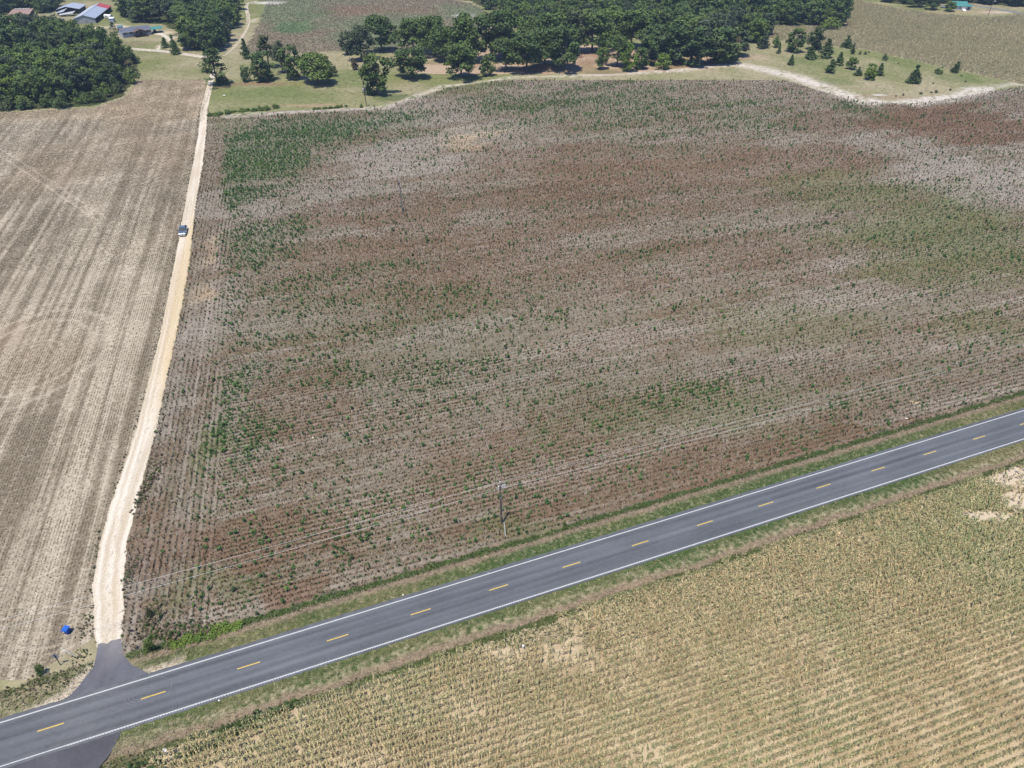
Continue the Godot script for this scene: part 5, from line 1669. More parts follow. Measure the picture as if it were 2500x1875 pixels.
func build_poles() -> void:
	var wood := mat("pole_wood", c3(0.120, 0.092, 0.075), 0.95)
	var grey_wood := mat("weathered_pole", c3(0.16, 0.16, 0.16), 0.95)
	var steel := mat("galvanised", c3(0.50, 0.51, 0.52), 0.5, 0.5)
	var china := mat("porcelain", c3(0.62, 0.63, 0.66), 0.3)
	var line := (Vector2(-33.78, -207.21) - Vector2(-1.74, -80.76)).normalized()
	var s: SurfaceTool
	# near pole with cut-outs and arrester
	var a: Vector2 = Vector2(-1.74, -80.76)
	var p1 := thing("utility_pole", "dark wooden utility pole with white insulators beside the road ditch", "utility pole", Vector3(a.x, 0, a.y))
	s = start()
	tube(s, Vector3(0, 0, 0), Vector3(-0.18, 9.2, 0), 0.19, 0.13, 10)
	put(s, "pole", wood, p1)
	s = start()
	tube(s, Vector3(-0.17, 9.1, 0), Vector3(-0.17, 9.75, 0), 0.05, 0.09, 7)
	put(s, "insulator", china, p1)
	s = start()
	box(s, Vector3(0.18, 8.9, 0.1), Vector3(1.0, 0.10, 0.10))
	put(s, "bracket", steel, p1)
	for x in [0.30, 0.62]:
		s = start()
		tube(s, Vector3(x, 8.45, 0.16), Vector3(x, 9.3, 0.16), 0.075, 0.075, 7)
		put(s, "cutout", china, p1)
	s = start()
	tube(s, Vector3(-0.42, 8.2, 0.1), Vector3(-0.42, 8.85, 0.1), 0.10, 0.10, 7)
	put(s, "arrester", china, p1)
	for y in [6.1, 1.9]:
		s = start()
		tube(s, Vector3(-0.18 * y / 9.2, y, 0), Vector3(-0.18 * (y + 0.12) / 9.2, y + 0.12, 0), 0.20 - y * 0.005, 0.20 - y * 0.005, 10)
		put(s, "band", steel, p1)
	# guy wire with its pale guard
	var g: Vector2 = Vector2(-1.04, -77.93)
	var gy := thing("guy_wire", "slanting guy wire with pale plastic guard in front of near pole", "guy wire", Vector3(g.x, ground_height(g.x, g.y), g.y))
	var tip := Vector3(a.x - 0.14 - g.x, 8.4, a.y - g.y)
	s = start()
	tube(s, tip * 0.01, tip * 0.30, 0.055, 0.055, 7)
	put(s, "guard", mat("guard_plastic", c3(0.62, 0.62, 0.60), 0.5), gy)
	s = start()
	tube(s, tip * 0.30, tip, 0.012, 0.012, 5)
	put(s, "cable", steel, gy)
	# middle pole
	var b: Vector2 = Vector2(-33.78, -207.21)
	var p2 := thing("utility_pole", "thin grey utility pole standing alone in the middle of the fallow field", "utility pole", Vector3(b.x, 0, b.y))
	s = start()
	tube(s, Vector3.ZERO, Vector3(-0.15, 10.3, 0), 0.17, 0.12, 9)
	put(s, "pole", grey_wood, p2)
	s = start()
	tube(s, Vector3(-0.15, 10.2, 0), Vector3(-0.15, 10.7, 0), 0.05, 0.08, 7)
	put(s, "insulator", china, p2)
	s = start()
	tube(s, Vector3(-0.38, 9.0, 0), Vector3(-0.38, 9.5, 0), 0.13, 0.13, 8)
	put(s, "bracket", mat("black_plastic", Color.BLACK), p2)
	# far pole with transformer
	var c: Vector2 = Vector2(-63.43, -320.59)
	var p3 := thing("utility_pole", "dark utility pole with grey transformer can at the pasture edge", "utility pole", Vector3(c.x, 0, c.y))
	s = start()
	tube(s, Vector3.ZERO, Vector3(-0.2, 8.3, 0), 0.18, 0.13, 9)
	put(s, "pole", wood, p3)
	s = start()
	tube(s, Vector3(-0.62, 6.3, 0.1), Vector3(-0.62, 7.4, 0.1), 0.33, 0.33, 10)
	tube(s, Vector3(-0.62, 7.4, 0.1), Vector3(-0.62, 7.5, 0.1), 0.33, 0.2, 10)
	put(s, "transformer", steel, p3)
	s = start()
	tube(s, Vector3(-0.2, 8.2, 0), Vector3(-0.2, 8.75, 0), 0.05, 0.08, 7)
	put(s, "insulator", china, p3)
	var g2: Vector2 = Vector2(-60.95, -321.83)
	var gy2 := thing("guy_wire", "slanting pale guy guard right of the pasture's utility pole", "guy wire", Vector3(g2.x, 0, g2.y))
	var tip2 := Vector3(c.x - 0.2 - g2.x, 7.6, c.y - g2.y)
	s = start()
	tube(s, tip2 * 0.01, tip2 * 0.30, 0.05, 0.05, 6)
	put(s, "guard", mat("guard_plastic", Color.WHITE), gy2)
	s = start()
	tube(s, tip2 * 0.30, tip2, 0.012, 0.012, 5)
	put(s, "cable", steel, gy2)
	# yard light pole at upper right
	var d: Vector2 = Vector2(320.43, -531.59)
	var p4 := thing("light_pole", "tall pole with white lamp head right of the teal roofed house", "light pole", Vector3(d.x, 0, d.y))
	s = start()
	tube(s, Vector3.ZERO, Vector3(0.1, 8.6, 0), 0.18, 0.12, 8)
	put(s, "pole", wood, p4)
	s = start()
	tube(s, Vector3(0.1, 8.2, 0), Vector3(1.1, 8.7, 0.2), 0.05, 0.05, 6)
	put(s, "arm", steel, p4)
	s = start()
	box(s, Vector3(1.3, 8.7, 0.2), Vector3(0.9, 0.3, 0.6))
	put(s, "lamp_head", china, p4)
	s = start()
	box(s, Vector3(0.1, 6.2, 0.0), Vector3(1.8, 0.14, 0.14))
	put(s, "crossarm", wood, p4)
	# wires: two along the road, one out to the farm
	var t1 := Vector3(a.x - 0.17, 9.75, a.y)
	var w1 := from_road(-40.0, -12.2)
	var w2 := from_road(210.0, -12.0)
	wire("road_wire", "upper power wire running beside the road past the near utility pole", [Vector3(w1.x, 9.8, w1.y), t1, Vector3(w2.x, 9.8, w2.y)], 0.018, 0.9)
	wire("road_wire", "lower power wire running beside the road past the near utility pole", [Vector3(w1.x, 7.9, w1.y), Vector3(a.x - 0.34, 8.2, a.y + 0.1), Vector3(w2.x, 7.9, w2.y)], 0.018, 0.9)
	wire("farm_wire", "power wire crossing the fallow field from pole to pole toward the farm", [t1, Vector3(b.x - 0.15, 10.7, b.y), Vector3(c.x - 0.2, 8.75, c.y)], 0.010, 1.4)

# ---------------------------------------------------------------- crops, weeds and grass
func tuft(r: RandomNumberGenerator, blades: int, height: float, spread: float, width: float, lean: float) -> ArrayMesh:
	var v := PackedVector3Array()
	var c := PackedColorArray()
	var nn := PackedVector3Array()
	var ix := PackedInt32Array()
	for k in blades:
		var th := r.randf() * TAU
		var p := Vector3(cos(th), 0, sin(th)) * spread * sqrt(r.randf())
		var out := Vector3(r.randfn(), 0, r.randfn()) * lean
		var h := height * r.randf_range(0.5, 1.15)
		var side := Vector3(cos(th + 1.3), 0, sin(th + 1.3)) * width * r.randf_range(0.6, 1.3)
		var m := p + out * h * 0.45 + Vector3(0, h * 0.6, 0)
		var t := p + out * h * 1.2 + Vector3(0, h * r.randf_range(0.75, 1.0), 0)
		var f := v.size()
		v.append_array([p - side * 0.5, p + side * 0.5, m + side * 0.5, m - side * 0.5, t])
		var k2 := r.randf_range(0.65, 1.3)
		var n := (m - p).cross(side).normalized()
		if n.y < 0.0:
			n = -n
		for q in 5:
			c.append(Color(k2, k2 * r.randf_range(0.97, 1.03), k2))
			nn.append(n)
		ix.append_array([f, f + 1, f + 2, f, f + 2, f + 3, f + 3, f + 2, f + 4])
	return array_mesh(v, c, ix, face_normals(v, ix))


func weed(r: RandomNumberGenerator) -> ArrayMesh:
	var cl := []
	for k in 7:
		var th := r.randf() * TAU
		var rr := 0.20 * sqrt(r.randf())
		cl.append([Vector3(cos(th) * rr, r.randf_range(0.15, 0.75), sin(th) * rr), Vector3(0.17, 0.17, 0.17), 1.0])
	return leaf_cloud(cl, 9, 0.16, 0.2, r)


func corn_plant(r: RandomNumberGenerator) -> ArrayMesh:
	var v := PackedVector3Array()
	var c := PackedColorArray()
	var nn := PackedVector3Array()
	var ix := PackedInt32Array()
	var green := c3(0.128, 0.155, 0.066)
	var straw := c3(0.540, 0.455, 0.262)
	var tan := c3(0.335, 0.250, 0.125)
	# stalk
	var f := v.size()
	for k in 3:
		var a := TAU * k / 3.0
		for y in [0.0, 1.75]:
			v.append(Vector3(cos(a) * 0.016, y, sin(a) * 0.016))
			c.append(tan)
			nn.append(Vector3(cos(a), 0, sin(a)))
	for k in 3:
		var n := (k + 1) % 3
		ix.append_array([f + k * 2, f + k * 2 + 1, f + n * 2 + 1, f + k * 2, f + n * 2 + 1, f + n * 2])
	var turn := r.randf() * TAU
	for k in 11:
		var y := 0.25 + k * 0.135
		var th := turn + (PI if k % 2 else 0.0) + r.randf_range(-0.5, 0.5)
		var d := Vector3(cos(th), 0, sin(th))
		var side := Vector3(-sin(th), 0, cos(th))
		var l := r.randf_range(0.34, 0.54) * (1.0 - 0.35 * absf(k - 5.0) / 6.0)
		var w := r.randf_range(0.030, 0.048)
		var rise := r.randf_range(0.12, 0.34)
		var droop := r.randf_range(0.05, 0.55)
		var tone := straw.lerp(tan, r.randf() * 0.6) if r.randf() < (0.85 if k < 6 else 0.46) else green.lerp(straw, r.randf() * 0.25)
		tone *= r.randf_range(0.8, 1.2)
		f = v.size()
		var p0 := Vector3(0, y, 0)
		var p1 := p0 + d * l * 0.5 + Vector3(0, rise, 0)
		var p2 := p0 + d * l + Vector3(0, rise - droop, 0)
		v.append_array([p0 - side * w * 0.5, p0 + side * w * 0.5, p1 + side * w, p1 - side * w, p2])
		for q in 5:
			c.append(tone)
			nn.append((Vector3.UP + d * 0.4 * (q - 2)).normalized())
		ix.append_array([f, f + 1, f + 2, f, f + 2, f + 3, f + 3, f + 2, f + 4])
	# tassel
	for k in 4:
		var th := r.randf() * TAU
		var d := Vector3(cos(th), 0, sin(th)) * 0.10
		f = v.size()
		v.append_array([Vector3(-0.012, 1.70, 0), Vector3(0.012, 1.70, 0), Vector3(0, 1.98, 0) + d])
		for q in 3:
			c.append(straw)
			nn.append(Vector3.UP)
		ix.append_array([f, f + 1, f + 2])
	return array_mesh(v, c, ix, face_normals(v, ix))


func add_copy(buf: PackedFloat32Array, at: Vector3, yaw: float, wide_by: float, tall_by: float, c: Color) -> void:
	var cs := cos(yaw) * wide_by
	var sn := sin(yaw) * wide_by
	buf.append_array(PackedFloat32Array([cs, 0.0, sn, at.x, 0.0, tall_by, 0.0, at.y, -sn, 0.0, cs, at.z, c.r, c.g, c.b, 1.0]))


func spread_out(called: String, label: String, parts: Array, m: Material) -> void:
	# parts: pairs of a mesh and its copies
	var o := Node3D.new()
	o.name = numbered(called)
	add_child(o)
	tag(o, label, "", "", "stuff")
	for e in parts:
		var buf: PackedFloat32Array = e[1]
		if buf.size() == 0:
			continue
		var mm := MultiMesh.new()
		mm.transform_format = MultiMesh.TRANSFORM_3D
		mm.use_colors = true
		mm.mesh = e[0]
		mm.instance_count = buf.size() / 16
		mm.buffer = buf
		var i := MultiMeshInstance3D.new()
		i.name = "plants"
		i.multimesh = mm
		i.material_override = m
		i.set_meta("kind", "stuff")
		o.add_child(i, true)


func vary(c: Color, amount: float) -> Color:
	var k := rng.randf_range(1.0 - amount, 1.0 + amount)
	return Color(c.r * k * rng.randf_range(0.94, 1.06), c.g * k, c.b * k * rng.randf_range(0.94, 1.06))


var corn_gaps := [[-1.2, -60.1, 9.7, 2.3], [88.8, -91.7, 5.1, 3.1], [80.1, -82.2, 4.1, 1.2], [87.6, -85.7, 2.8, 2.5]]


var corn_thin := [5.2, -57.8, 12.1, 7.1]
var lane_middle := [Vector2(-57.14, -58.67), Vector2(-59.34, -63.13), Vector2(-61.71, -68.22)]


func nearest_apart(found: Array, limit: int) -> Array:
	found.sort_custom(func(a, b): return a[0] < b[0])
	return [found.slice(0, limit), found.slice(limit)]


func build_crops() -> void:
	var r := RandomNumberGenerator.new()
	r.seed = 77
	var leaf := plant_mat("plant_leaves", 0.3)
	var dry := plant_mat("dry_stalks", 0.15)
	# ---- fallow field
	var dead_mesh := [tuft(r, 10, 0.46, 0.20, 0.045, 0.45), tuft(r, 12, 0.38, 0.24, 0.04, 0.6), tuft(r, 9, 0.66, 0.11, 0.05, 0.22)]
	var dead := [PackedFloat32Array(), PackedFloat32Array(), PackedFloat32Array()]
	var weed_mesh := [weed(r), weed(r), weed(r)]
	var weeds := []
	for band in [[-52.0, -128.0, 0.36, 1.0], [-128.0, -230.0, 0.58, 1.25], [-230.0, -365.0, 0.85, 1.6]]:
		var cell: float = band[2]
		var big: float = band[3]
		var z: float = band[0]
		while z > band[1]:
			var half := 0.72 * (54.2 - 0.7986 * z) + 18.0
			var x := -half
			while x < half:
				var p := Vector2(x + rng.randf() * cell, z + rng.randf() * cell)
				x += cell
				if rng.randf() < 0.72 and z > -240.0:  # still standing in the old planting rows
					var turn := 1.83 if off_lane(p) < 12.0 else 0.332
					var side := Vector2(sin(turn), cos(turn))
					var v := p.dot(side)
					p += side * (roundf(v / 0.97) * 0.97 - v + rng.randfn() * 0.07)
				if region_of(p) != FALLOW:
					continue
				var g := growth(p)
				if rng.randf() < g[3] * 0.8:
					continue
				if p.y < -296.0 and near_line(p, sand_path).x < 3.5 and rng.randf() < 0.85:
					continue
				var n := 0.5 * mid.get_noise_2d(p.x * 0.6, p.y * 0.6 + 55.0) + 0.8 * drift(p, 90.0)
				var row := row_streak(p, 0.332, 0.9)
				var y := ground_height(p.x, p.y)
				var pg := g[0] * 0.85 * clampf(0.35 + g[0] * 0.75 + n * 1.4, 0.10, 1.0) + g[4] * 0.05 + 0.030 + 0.095 * smoothstep(0.0, 0.5, n)
				var headland := off_lane(p)
				if headland < 8.0:
					pg *= 0.2
				elif headland > 11.0 and headland < 18.0 and p.y > -215.0 and p.y < -85.0:
					pg += 0.16 * clampf(0.4 + 1.6 * mid.get_noise_2d(p.x * 0.4, p.y * 0.4), 0.0, 1.0)
				var roll := rng.randf()
				if roll < pg:
					var tall := 0.40 + 0.75 * pow(rng.randf(), 1.6)
					var c := c3(0.066, 0.132, 0.042).lerp(c3(0.130, 0.215, 0.064), pow(rng.randf(), 1.6))
					if p.y < -235.0:
						c = c.lerp(c3(0.105, 0.195, 0.055), 0.6)
					if rng.randf() < 0.05:
						c = c3(0.150, 0.210, 0.060)
					weeds.append([Vector3(p.x, y, p.y).distance_to(Vector3(0, EYE, 0)), Vector3(p.x, y, p.y), rng.randf() * TAU, tall * rng.randf_range(0.8, 1.3) * lerpf(1.0, big, 0.6), tall * lerpf(1.0, big, 0.5), vary(c, 0.2)])
					continue
				if rng.randf() < 0.22 - row * 0.5:
					continue
				var c := c3(0.372, 0.320, 0.262)
				var kind := rng.randi() % 2
				var grassy := g[4] * 0.75
				roll = rng.randf()
				if roll < grassy:
					c = c3(0.140, 0.175, 0.058)
				elif roll < grassy + 0.33:
					c = c3(0.090, 0.082, 0.055)
					kind = 2
				elif roll < grassy + 0.33 + clampf(0.22 + g[1] * 0.4 + n * 0.4 - g[2] * 0.25, 0.0, 0.6):
					c = c3(0.205, 0.136, 0.080)
				elif roll > 0.90 - g[0] * 0.3:
					c = c3(0.195, 0.220, 0.135)
				add_copy(dead[kind], Vector3(p.x, y, p.y), rng.randf() * TAU, rng.randf_range(0.75, 1.3) * big, rng.randf_range(0.6, 1.2) * lerpf(1.0, big, 0.5), vary(c, 0.22))
			z -= cell
	spread_out("dead_weeds", "dry grey and brown weed stalks covering the fallow field", [[dead_mesh[0], dead[0]], [dead_mesh[1], dead[1]], [dead_mesh[2], dead[2]]], dry)
	var parted := nearest_apart(weeds, 300)
	for e in parted[0]:
		var o := put_mesh(weed_mesh[rng.randi() % 3], "green_weed", weed_tints(leaf, rng.randi() % 5), self)
		o.position = e[1]
		o.rotation.y = e[2]
		o.scale = Vector3(e[3], e[4], e[3])
		tag(o, "leafy green weed among the dead stalks nearest the road in the fallow field", "weed", "nearest green weeds")
	var rest := [PackedFloat32Array(), PackedFloat32Array(), PackedFloat32Array()]
	for e in parted[1]:
		add_copy(rest[rng.randi() % 3], e[1], e[2], e[3], e[4], e[5])
	spread_out("green_weeds", "scattered and massed green weeds across the fallow field", [[weed_mesh[0], rest[0]], [weed_mesh[1], rest[1]], [weed_mesh[2], rest[2]]], leaf)
	# ---- stubble rows, sown along the lane
	var stub_mesh := [tuft(r, 7, 0.19, 0.11, 0.04, 0.6), tuft(r, 8, 0.15, 0.14, 0.04, 0.9)]
	var stub := [PackedFloat32Array(), PackedFloat32Array()]
	var dir := Vector2(cos(1.84), -sin(1.84))
	var across := Vector2(sin(1.84), cos(1.84))
	var origin := Vector2(-60.0, -60.0)
	var u := -60.0
	for i in range(-420, 100):
		u = -30.0
		while u < 350.0:
			var p := origin + dir * u + across * (i * 0.52 + 0.06 * mid.get_noise_2d(u * 0.3, i * 3.0)) + Vector2(rng.randf_range(-0.05, 0.05), rng.randf_range(-0.08, 0.08))
			var far := p.y < -170.0
			u += (0.34 if far else 0.24) * rng.randf_range(0.7, 1.3)
			if not seen(p.x, p.y, 16.0) or region_of(p) != STUBBLE:
				continue
			var n := mid.get_noise_2d(p.x * 0.5, p.y * 0.5)
			if rng.randf() < 0.25 - n * 0.8 or rng.randf() < stubble_marks(p, mid.get_noise_2d(p.x, p.y + 40.0)):
				continue
			var c := c3(0.118, 0.096, 0.058) if rng.randf() < 0.70 else c3(0.500, 0.430, 0.320)
			if rng.randf() < 0.06:
				c = c3(0.120, 0.135, 0.062)
			add_copy(stub[rng.randi() % 2], Vector3(p.x, 0, p.y), rng.randf() * TAU, rng.randf_range(0.7, 1.25) * (1.45 if far else 1.05), rng.randf_range(0.6, 1.2) * (1.3 if far else 1.0), vary(c, 0.25))
	spread_out("stubble", "rows of cut stubble and seedlings on the tan field", [[stub_mesh[0], stub[0]], [stub_mesh[1], stub[1]]], dry)
	# ---- corn below the road
	var corn_mesh := [corn_plant(r), corn_plant(r), corn_plant(r), corn_plant(r)]
	var corn := []
	dir = Vector2(cos(0.322), -sin(0.322))
	across = Vector2(sin(0.322), cos(0.322))
	origin = from_road(0.0, 9.0)
	for i in range(-40, 90):
		u = -20.0
		while u < 220.0:
			var p := origin + dir * u + across * i * 0.97 + Vector2(rng.randf_range(-0.06, 0.06), rng.randf_range(-0.06, 0.06))
			u += rng.randf_range(0.16, 0.30)
			if not seen(p.x, p.y, 16.0) or p.y > -34.0 or region_of(p) != CORN:
				continue
			var gap := 0.0
			for e in corn_gaps:
				var d := pow((p.x - e[0]) / e[2], 2.0) + pow((p.y - e[1]) / e[3], 2.0)
				gap = maxf(gap, smoothstep(1.4, 0.7, d + 0.5 * mid.get_noise_2d(p.x * 2.0, p.y * 2.0)))
			var thin := smoothstep(1.3, 0.3, pow((p.x - corn_thin[0]) / corn_thin[2], 2.0) + pow((p.y - corn_thin[1]) / corn_thin[3], 2.0))
			if rng.randf() < gap * 0.85 or rng.randf() < thin * clampf(0.2 + 0.9 * mid.get_noise_2d(p.x * 1.2, p.y * 1.2), 0.0, 0.5) or rng.randf() < 0.08 - 0.35 * mid.get_noise_2d(p.x * 0.7, p.y * 0.7):
				continue
			var tone := Color(1, 1, 1).lerp(Color(0.78, 0.95, 0.85), clampf(0.25 + wide.get_noise_2d(p.x * 2.5, p.y * 2.5) * 1.6, 0.0, 1.0) * rng.randf())
			corn.append([Vector3(p.x, 0, p.y).distance_to(Vector3(0, EYE, 0)) + (0.0 if seen(p.x, p.y, -1.0) and p.y < -42.5 else 400.0), Vector3(p.x, -0.02, p.y), rng.randf() * TAU, rng.randf_range(0.85, 1.15) * lerpf(0.95, 1.3, smoothstep(-50.0, -75.0, p.y)), rng.randf_range(0.72, 1.08), vary(tone, 0.16)])
	parted = nearest_apart(corn, 300)
	for e in parted[0]:
		var o := put_mesh(corn_mesh[rng.randi() % 4], "corn_plant", dry, self)
		o.position = e[1]
		o.rotation.y = e[2]
		o.scale = Vector3(e[3], e[4], e[3])
		tag(o, "half dry corn plant in the rows closest to the picture's bottom edge", "corn plant", "nearest corn plants")
	var stalks := [PackedFloat32Array(), PackedFloat32Array(), PackedFloat32Array(), PackedFloat32Array()]
	for e in parted[1]:
		add_copy(stalks[rng.randi() % 4], e[1], e[2], e[3], e[4], e[5])
	spread_out("corn_crop", "rows of half dry corn below the road", [[corn_mesh[0], stalks[0]], [corn_mesh[1], stalks[1]], [corn_mesh[2], stalks[2]], [corn_mesh[3], stalks[3]]], dry)
	# ---- far fields and pasture
	var clump := [tuft(r, 22, 0.9, 0.60, 0.06, 0.5), tuft(r, 22, 0.75, 0.62, 0.06, 0.6)]
	var far_corn := [PackedFloat32Array(), PackedFloat32Array()]
	var far_weeds := [PackedFloat32Array(), PackedFloat32Array()]
	var sward := [PackedFloat32Array(), PackedFloat32Array()]
	var z2 := -296.0
	while z2 > -606.0:
		var half2 := 0.72 * (54.2 - 0.7986 * z2) + 18.0
		var x2 := -half2
		while x2 < half2:
			var p := Vector2(x2 + rng.randf() * 0.95, z2 - rng.randf() * 1.25)
			x2 += 0.95
			var k := region_of(p)
			if k == FAR_CORN:
				var t := clampf(0.45 + wide.get_noise_2d(p.x * 1.2, p.y * 1.2 + 200.0) * 1.2, 0.0, 1.0)
				var c := c3(0.430, 0.370, 0.228).lerp(c3(0.255, 0.250, 0.145), t if rng.randf() < 0.6 else 1.0 - t)
				add_copy(far_corn[rng.randi() % 2], Vector3(p.x, 0, p.y), rng.randf() * TAU, rng.randf_range(0.8, 1.2), rng.randf_range(0.9, 1.4), vary(c, 0.22))
			elif k == FAR_FIELD and rng.randf() < 0.6:
				var under := open_color(p, FAR_FIELD)
				add_copy(far_weeds[rng.randi() % 2], Vector3(p.x, 0, p.y), rng.randf() * TAU, rng.randf_range(0.7, 1.2), rng.randf_range(0.4, 0.9), vary(under * 0.85, 0.35))
			elif k == PASTURE and rng.randf() < 0.35:
				var under := open_color(p, PASTURE)
				if under.r < 0.36:
					add_copy(sward[rng.randi() % 2], Vector3(p.x, -0.02, p.y), rng.randf() * TAU, rng.randf_range(0.5, 1.1), rng.randf_range(0.12, 0.38), vary(under * 0.95, 0.25))
		z2 -= 1.25
	spread_out("distant_corn_crop", "dry corn standing on the far right field", [[clump[0], far_corn[0]], [clump[1], far_corn[1]]], dry)
	spread_out("distant_weeds", "weeds on the far field behind the trees", [[clump[0], far_weeds[0]], [clump[1], far_weeds[1]]], dry)
	spread_out("pasture_grass", "short grass on the pasture", [[clump[0], sward[0]], [clump[1], sward[1]]], leaf)
	# ---- grass and weeds on both verges
	var blade_mesh := [tuft(r, 11, 0.20, 0.17, 0.034, 0.8), tuft(r, 10, 0.26, 0.15, 0.034, 0.6)]
	var blades := [PackedFloat32Array(), PackedFloat32Array()]
	var bank := [PackedFloat32Array(), PackedFloat32Array(), PackedFloat32Array()]
	var s := -16.0
	while s < 200.0:
		var n2 := -11.5
		while n2 < 13.0:
			var sp := s + rng.randf() * 0.29
			var np := n2 + rng.randf() * 0.29
			n2 += 0.29
			if np > -3.95 and np < 3.75:
				continue
			var p := from_road(sp, np)
			if not seen(p.x, p.y, 16.0):
				continue
			if sp < 30.0 and (Geometry2D.is_point_in_polygon(p, mouth) or Geometry2D.is_point_in_polygon(p, turnout)):
				continue
			if np < -5.0 and near_line(p, lane_middle).x < 2.6:
				continue
			var k := region_of(p)
			var patch := false
			if k == CORN:
				for e in corn_gaps.slice(0, 1):
					patch = pow((p.x - e[0]) / e[2], 2.0) + pow((p.y - e[1]) / e[3], 2.0) < 1.1
				if not patch:
					continue
			elif k != VERGE:
				continue
			var y := ground_height(p.x, p.y)
			var c := verge_color(p)
			var n := mid.get_noise_2d(p.x, p.y)
			if patch:
				c = c3(0.090, 0.120, 0.048) if n > -0.25 else c3(0.330, 0.270, 0.195)
			if (np < -6.8 and rng.randf() < 0.75) or (np > 8.3 and rng.randf() < 0.5 and n > 0.0) or (np > 6.9 and np < 8.6 and rng.randf() < 0.45):
				if np < -8.2:
					c = c3(0.260, 0.212, 0.175) if rng.randf() < 0.7 else c3(0.115, 0.125, 0.062)
				elif rng.randf() < 0.7:
					c = c3(0.075, 0.110, 0.034)
				add_copy(bank[rng.randi() % 3], Vector3(p.x, y, p.y), rng.randf() * TAU, rng.randf_range(0.7, 1.3), rng.randf_range(0.5, 1.0), vary(c, 0.25))
			elif rng.randf() < 0.9:
				if rng.randf() < 0.22:
					c = c.lerp(c3(0.430, 0.375, 0.235), 0.7)
				add_copy(blades[rng.randi() % 2], Vector3(p.x, y, p.y), rng.randf() * TAU, rng.randf_range(0.8, 1.5), rng.randf_range(0.5, 1.0), vary(c, 0.38))
		s += 0.29
	spread_out("verge_grass", "short grass on both road verges", [[blade_mesh[0], blades[0]], [blade_mesh[1], blades[1]]], leaf)
	spread_out("ditch_weeds", "rank weeds along the road ditches", [[dead_mesh[0], bank[0]], [dead_mesh[1], bank[1]], [dead_mesh[2], bank[2]]], leaf)
	# ---- dark weeds beside the turnout and along the lane
	var clumps := [PackedFloat32Array(), PackedFloat32Array(), PackedFloat32Array()]
	for i in 1500:
		var t := rng.randf()
		var p := from_road(lerpf(6.0, 34.0, t) + rng.randf_range(-2, 2), lerpf(11.5, 8.0, t) + rng.randfn() * lerpf(0.9, 0.35, t))
		if region_of(p) == VERGE or rng.randf() < 0.2:
			var h := rng.randf_range(0.35, 0.8)
			add_copy(clumps[rng.randi() % 3], Vector3(p.x, 0, p.y), rng.randf() * TAU, h * 1.3, h, vary(c3(0.058, 0.092, 0.032), 0.3))
	for e in [[Vector2(-62.28, -52.51), 2.4, 0.9, 70, 0.36], [Vector2(-60.04, -56.48), 1.6, 1.6, 50, 0.32], [Vector2(-61.96, -61.06), 0.7, 2.2, 40, 0.4], [Vector2(-65.76, -49.35), 5.0, 0.8, 60, 0.28], [Vector2(-65.08, -51.05), 4.5, 1.0, 80, 0.34], [Vector2(-64.32, -86.66), 0.7, 3.0, 60, 0.6], [Vector2(-59.20, -71.31), 0.6, 2.4, 60, 0.55], [Vector2(-64.22, -91.18), 0.8, 3.0, 60, 0.6], [Vector2(-52.61, -62.43), 1.2, 2.6, 90, 0.8], [Vector2(-49.87, -59.72), 3.0, 1.0, 90, 0.7], [Vector2(-46.13, -60.72), 4.0, 0.9, 120, 0.6]]:
		var m: Vector2 = e[0]
		for i in e[3]:
			var p := m + Vector2(rng.randfn() * e[1], rng.randfn() * e[2]) * 0.6
			if Geometry2D.is_point_in_polygon(p, mouth) or Geometry2D.is_point_in_polygon(p, turnout) or absf(along(p).y) < 4.0:
				continue
			var h: float = e[4] * rng.randf_range(0.6, 1.3)
			var c := c3(0.075, 0.115, 0.036) if rng.randf() < 0.4 else c3(0.210, 0.165, 0.115)
			add_copy(clumps[rng.randi() % 3], Vector3(p.x, ground_height(p.x, p.y), p.y), rng.randf() * TAU, h * 1.2, h, vary(c, 0.3))
	# ragged weeds along both edges of the lane
	var lefts := [Vector2(-59.54, -59.32), Vector2(-61.51, -63.13), Vector2(-64.09, -68.22), Vector2(-66.95, -76.98), Vector2(-68.78, -84.27), Vector2(-70.72, -94.33), Vector2(-72.82, -104.61), Vector2(-77.00, -121.09), Vector2(-81.69, -139.13), Vector2(-87.89, -160.97), Vector2(-93.28, -179.45), Vector2(-99.95, -202.06), Vector2(-114.06, -250.45), Vector2(-134.52, -316.93)]
	var rights := [Vector2(-55.62, -59.32), Vector2(-57.05, -63.13), Vector2(-59.27, -68.22), Vector2(-62.49, -76.98), Vector2(-64.09, -84.27), Vector2(-66.47, -94.33), Vector2(-68.69, -104.61), Vector2(-73.09, -121.09), Vector2(-77.78, -139.13), Vector2(-83.68, -160.97), Vector2(-89.07, -179.45), Vector2(-96.22, -202.06), Vector2(-110.25, -250.45), Vector2(-131.34, -316.93)]
	for line in [lefts, rights]:
		for i in line.size() - 1:
			var a: Vector2 = line[i]
			var b: Vector2 = line[i + 1]
			for k in int(a.distance_to(b) * 2.2):
				var p := a.lerp(b, rng.randf()) + Vector2((-1.0 if line == lefts else 1.0) * absf(rng.randfn()) * 0.45, 0)
				if mid.get_noise_2d(p.x * 0.7, p.y * 0.7) < -0.15:
					continue
				var h := rng.randf_range(0.2, 0.5)
				add_copy(clumps[rng.randi() % 3], Vector3(p.x, 0, p.y), rng.randf() * TAU, h * 1.2, h, vary(c3(0.115, 0.115, 0.060) if rng.randf() < 0.5 else c3(0.24, 0.19, 0.135), 0.3))
	spread_out("lane_weeds", "weeds along the sand lane, the lane mouth and the turnout", [[weed_mesh[0], clumps[0]], [weed_mesh[1], clumps[1]], [weed_mesh[2], clumps[2]]], leaf)


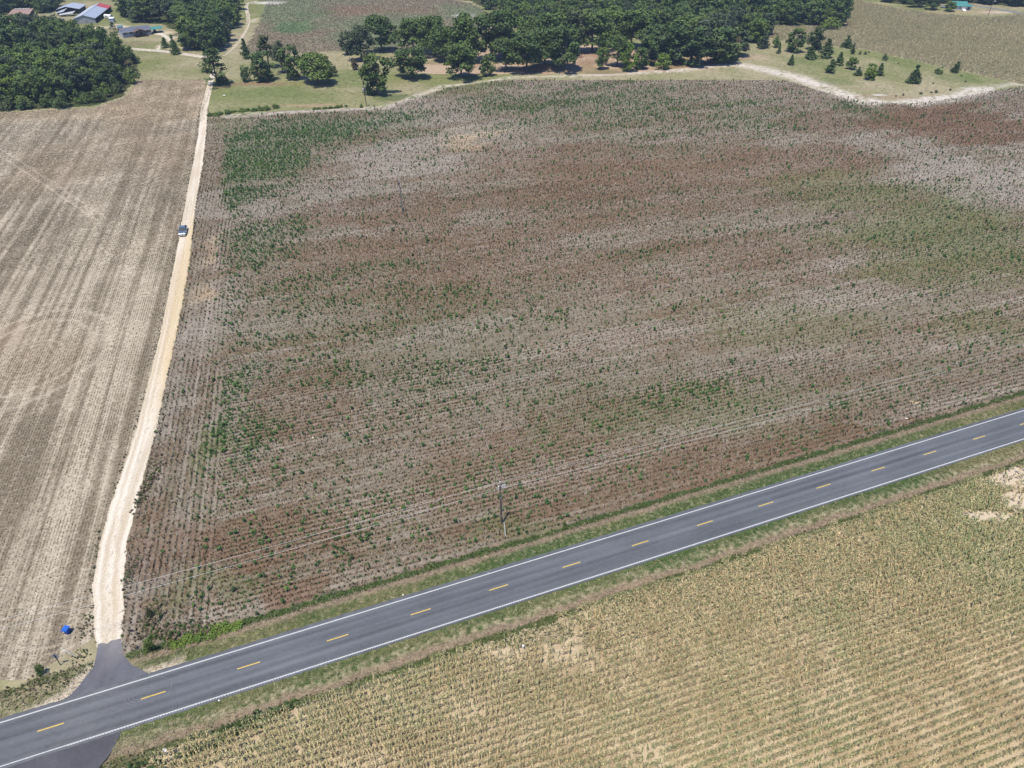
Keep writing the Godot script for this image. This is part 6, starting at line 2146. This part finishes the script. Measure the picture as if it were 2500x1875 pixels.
func weed_tints(base: StandardMaterial3D, k: int) -> StandardMaterial3D:
	var called := "weed_leaves_%d" % k
	if not mats.has(called):
		var m: StandardMaterial3D = base.duplicate()
		m.resource_name = called
		m.albedo_color = [c3(0.060, 0.115, 0.038), c3(0.072, 0.135, 0.042), c3(0.092, 0.160, 0.050), c3(0.120, 0.195, 0.056), c3(0.066, 0.106, 0.040)][k].linear_to_srgb()
		mats[called] = m
	return mats[called]
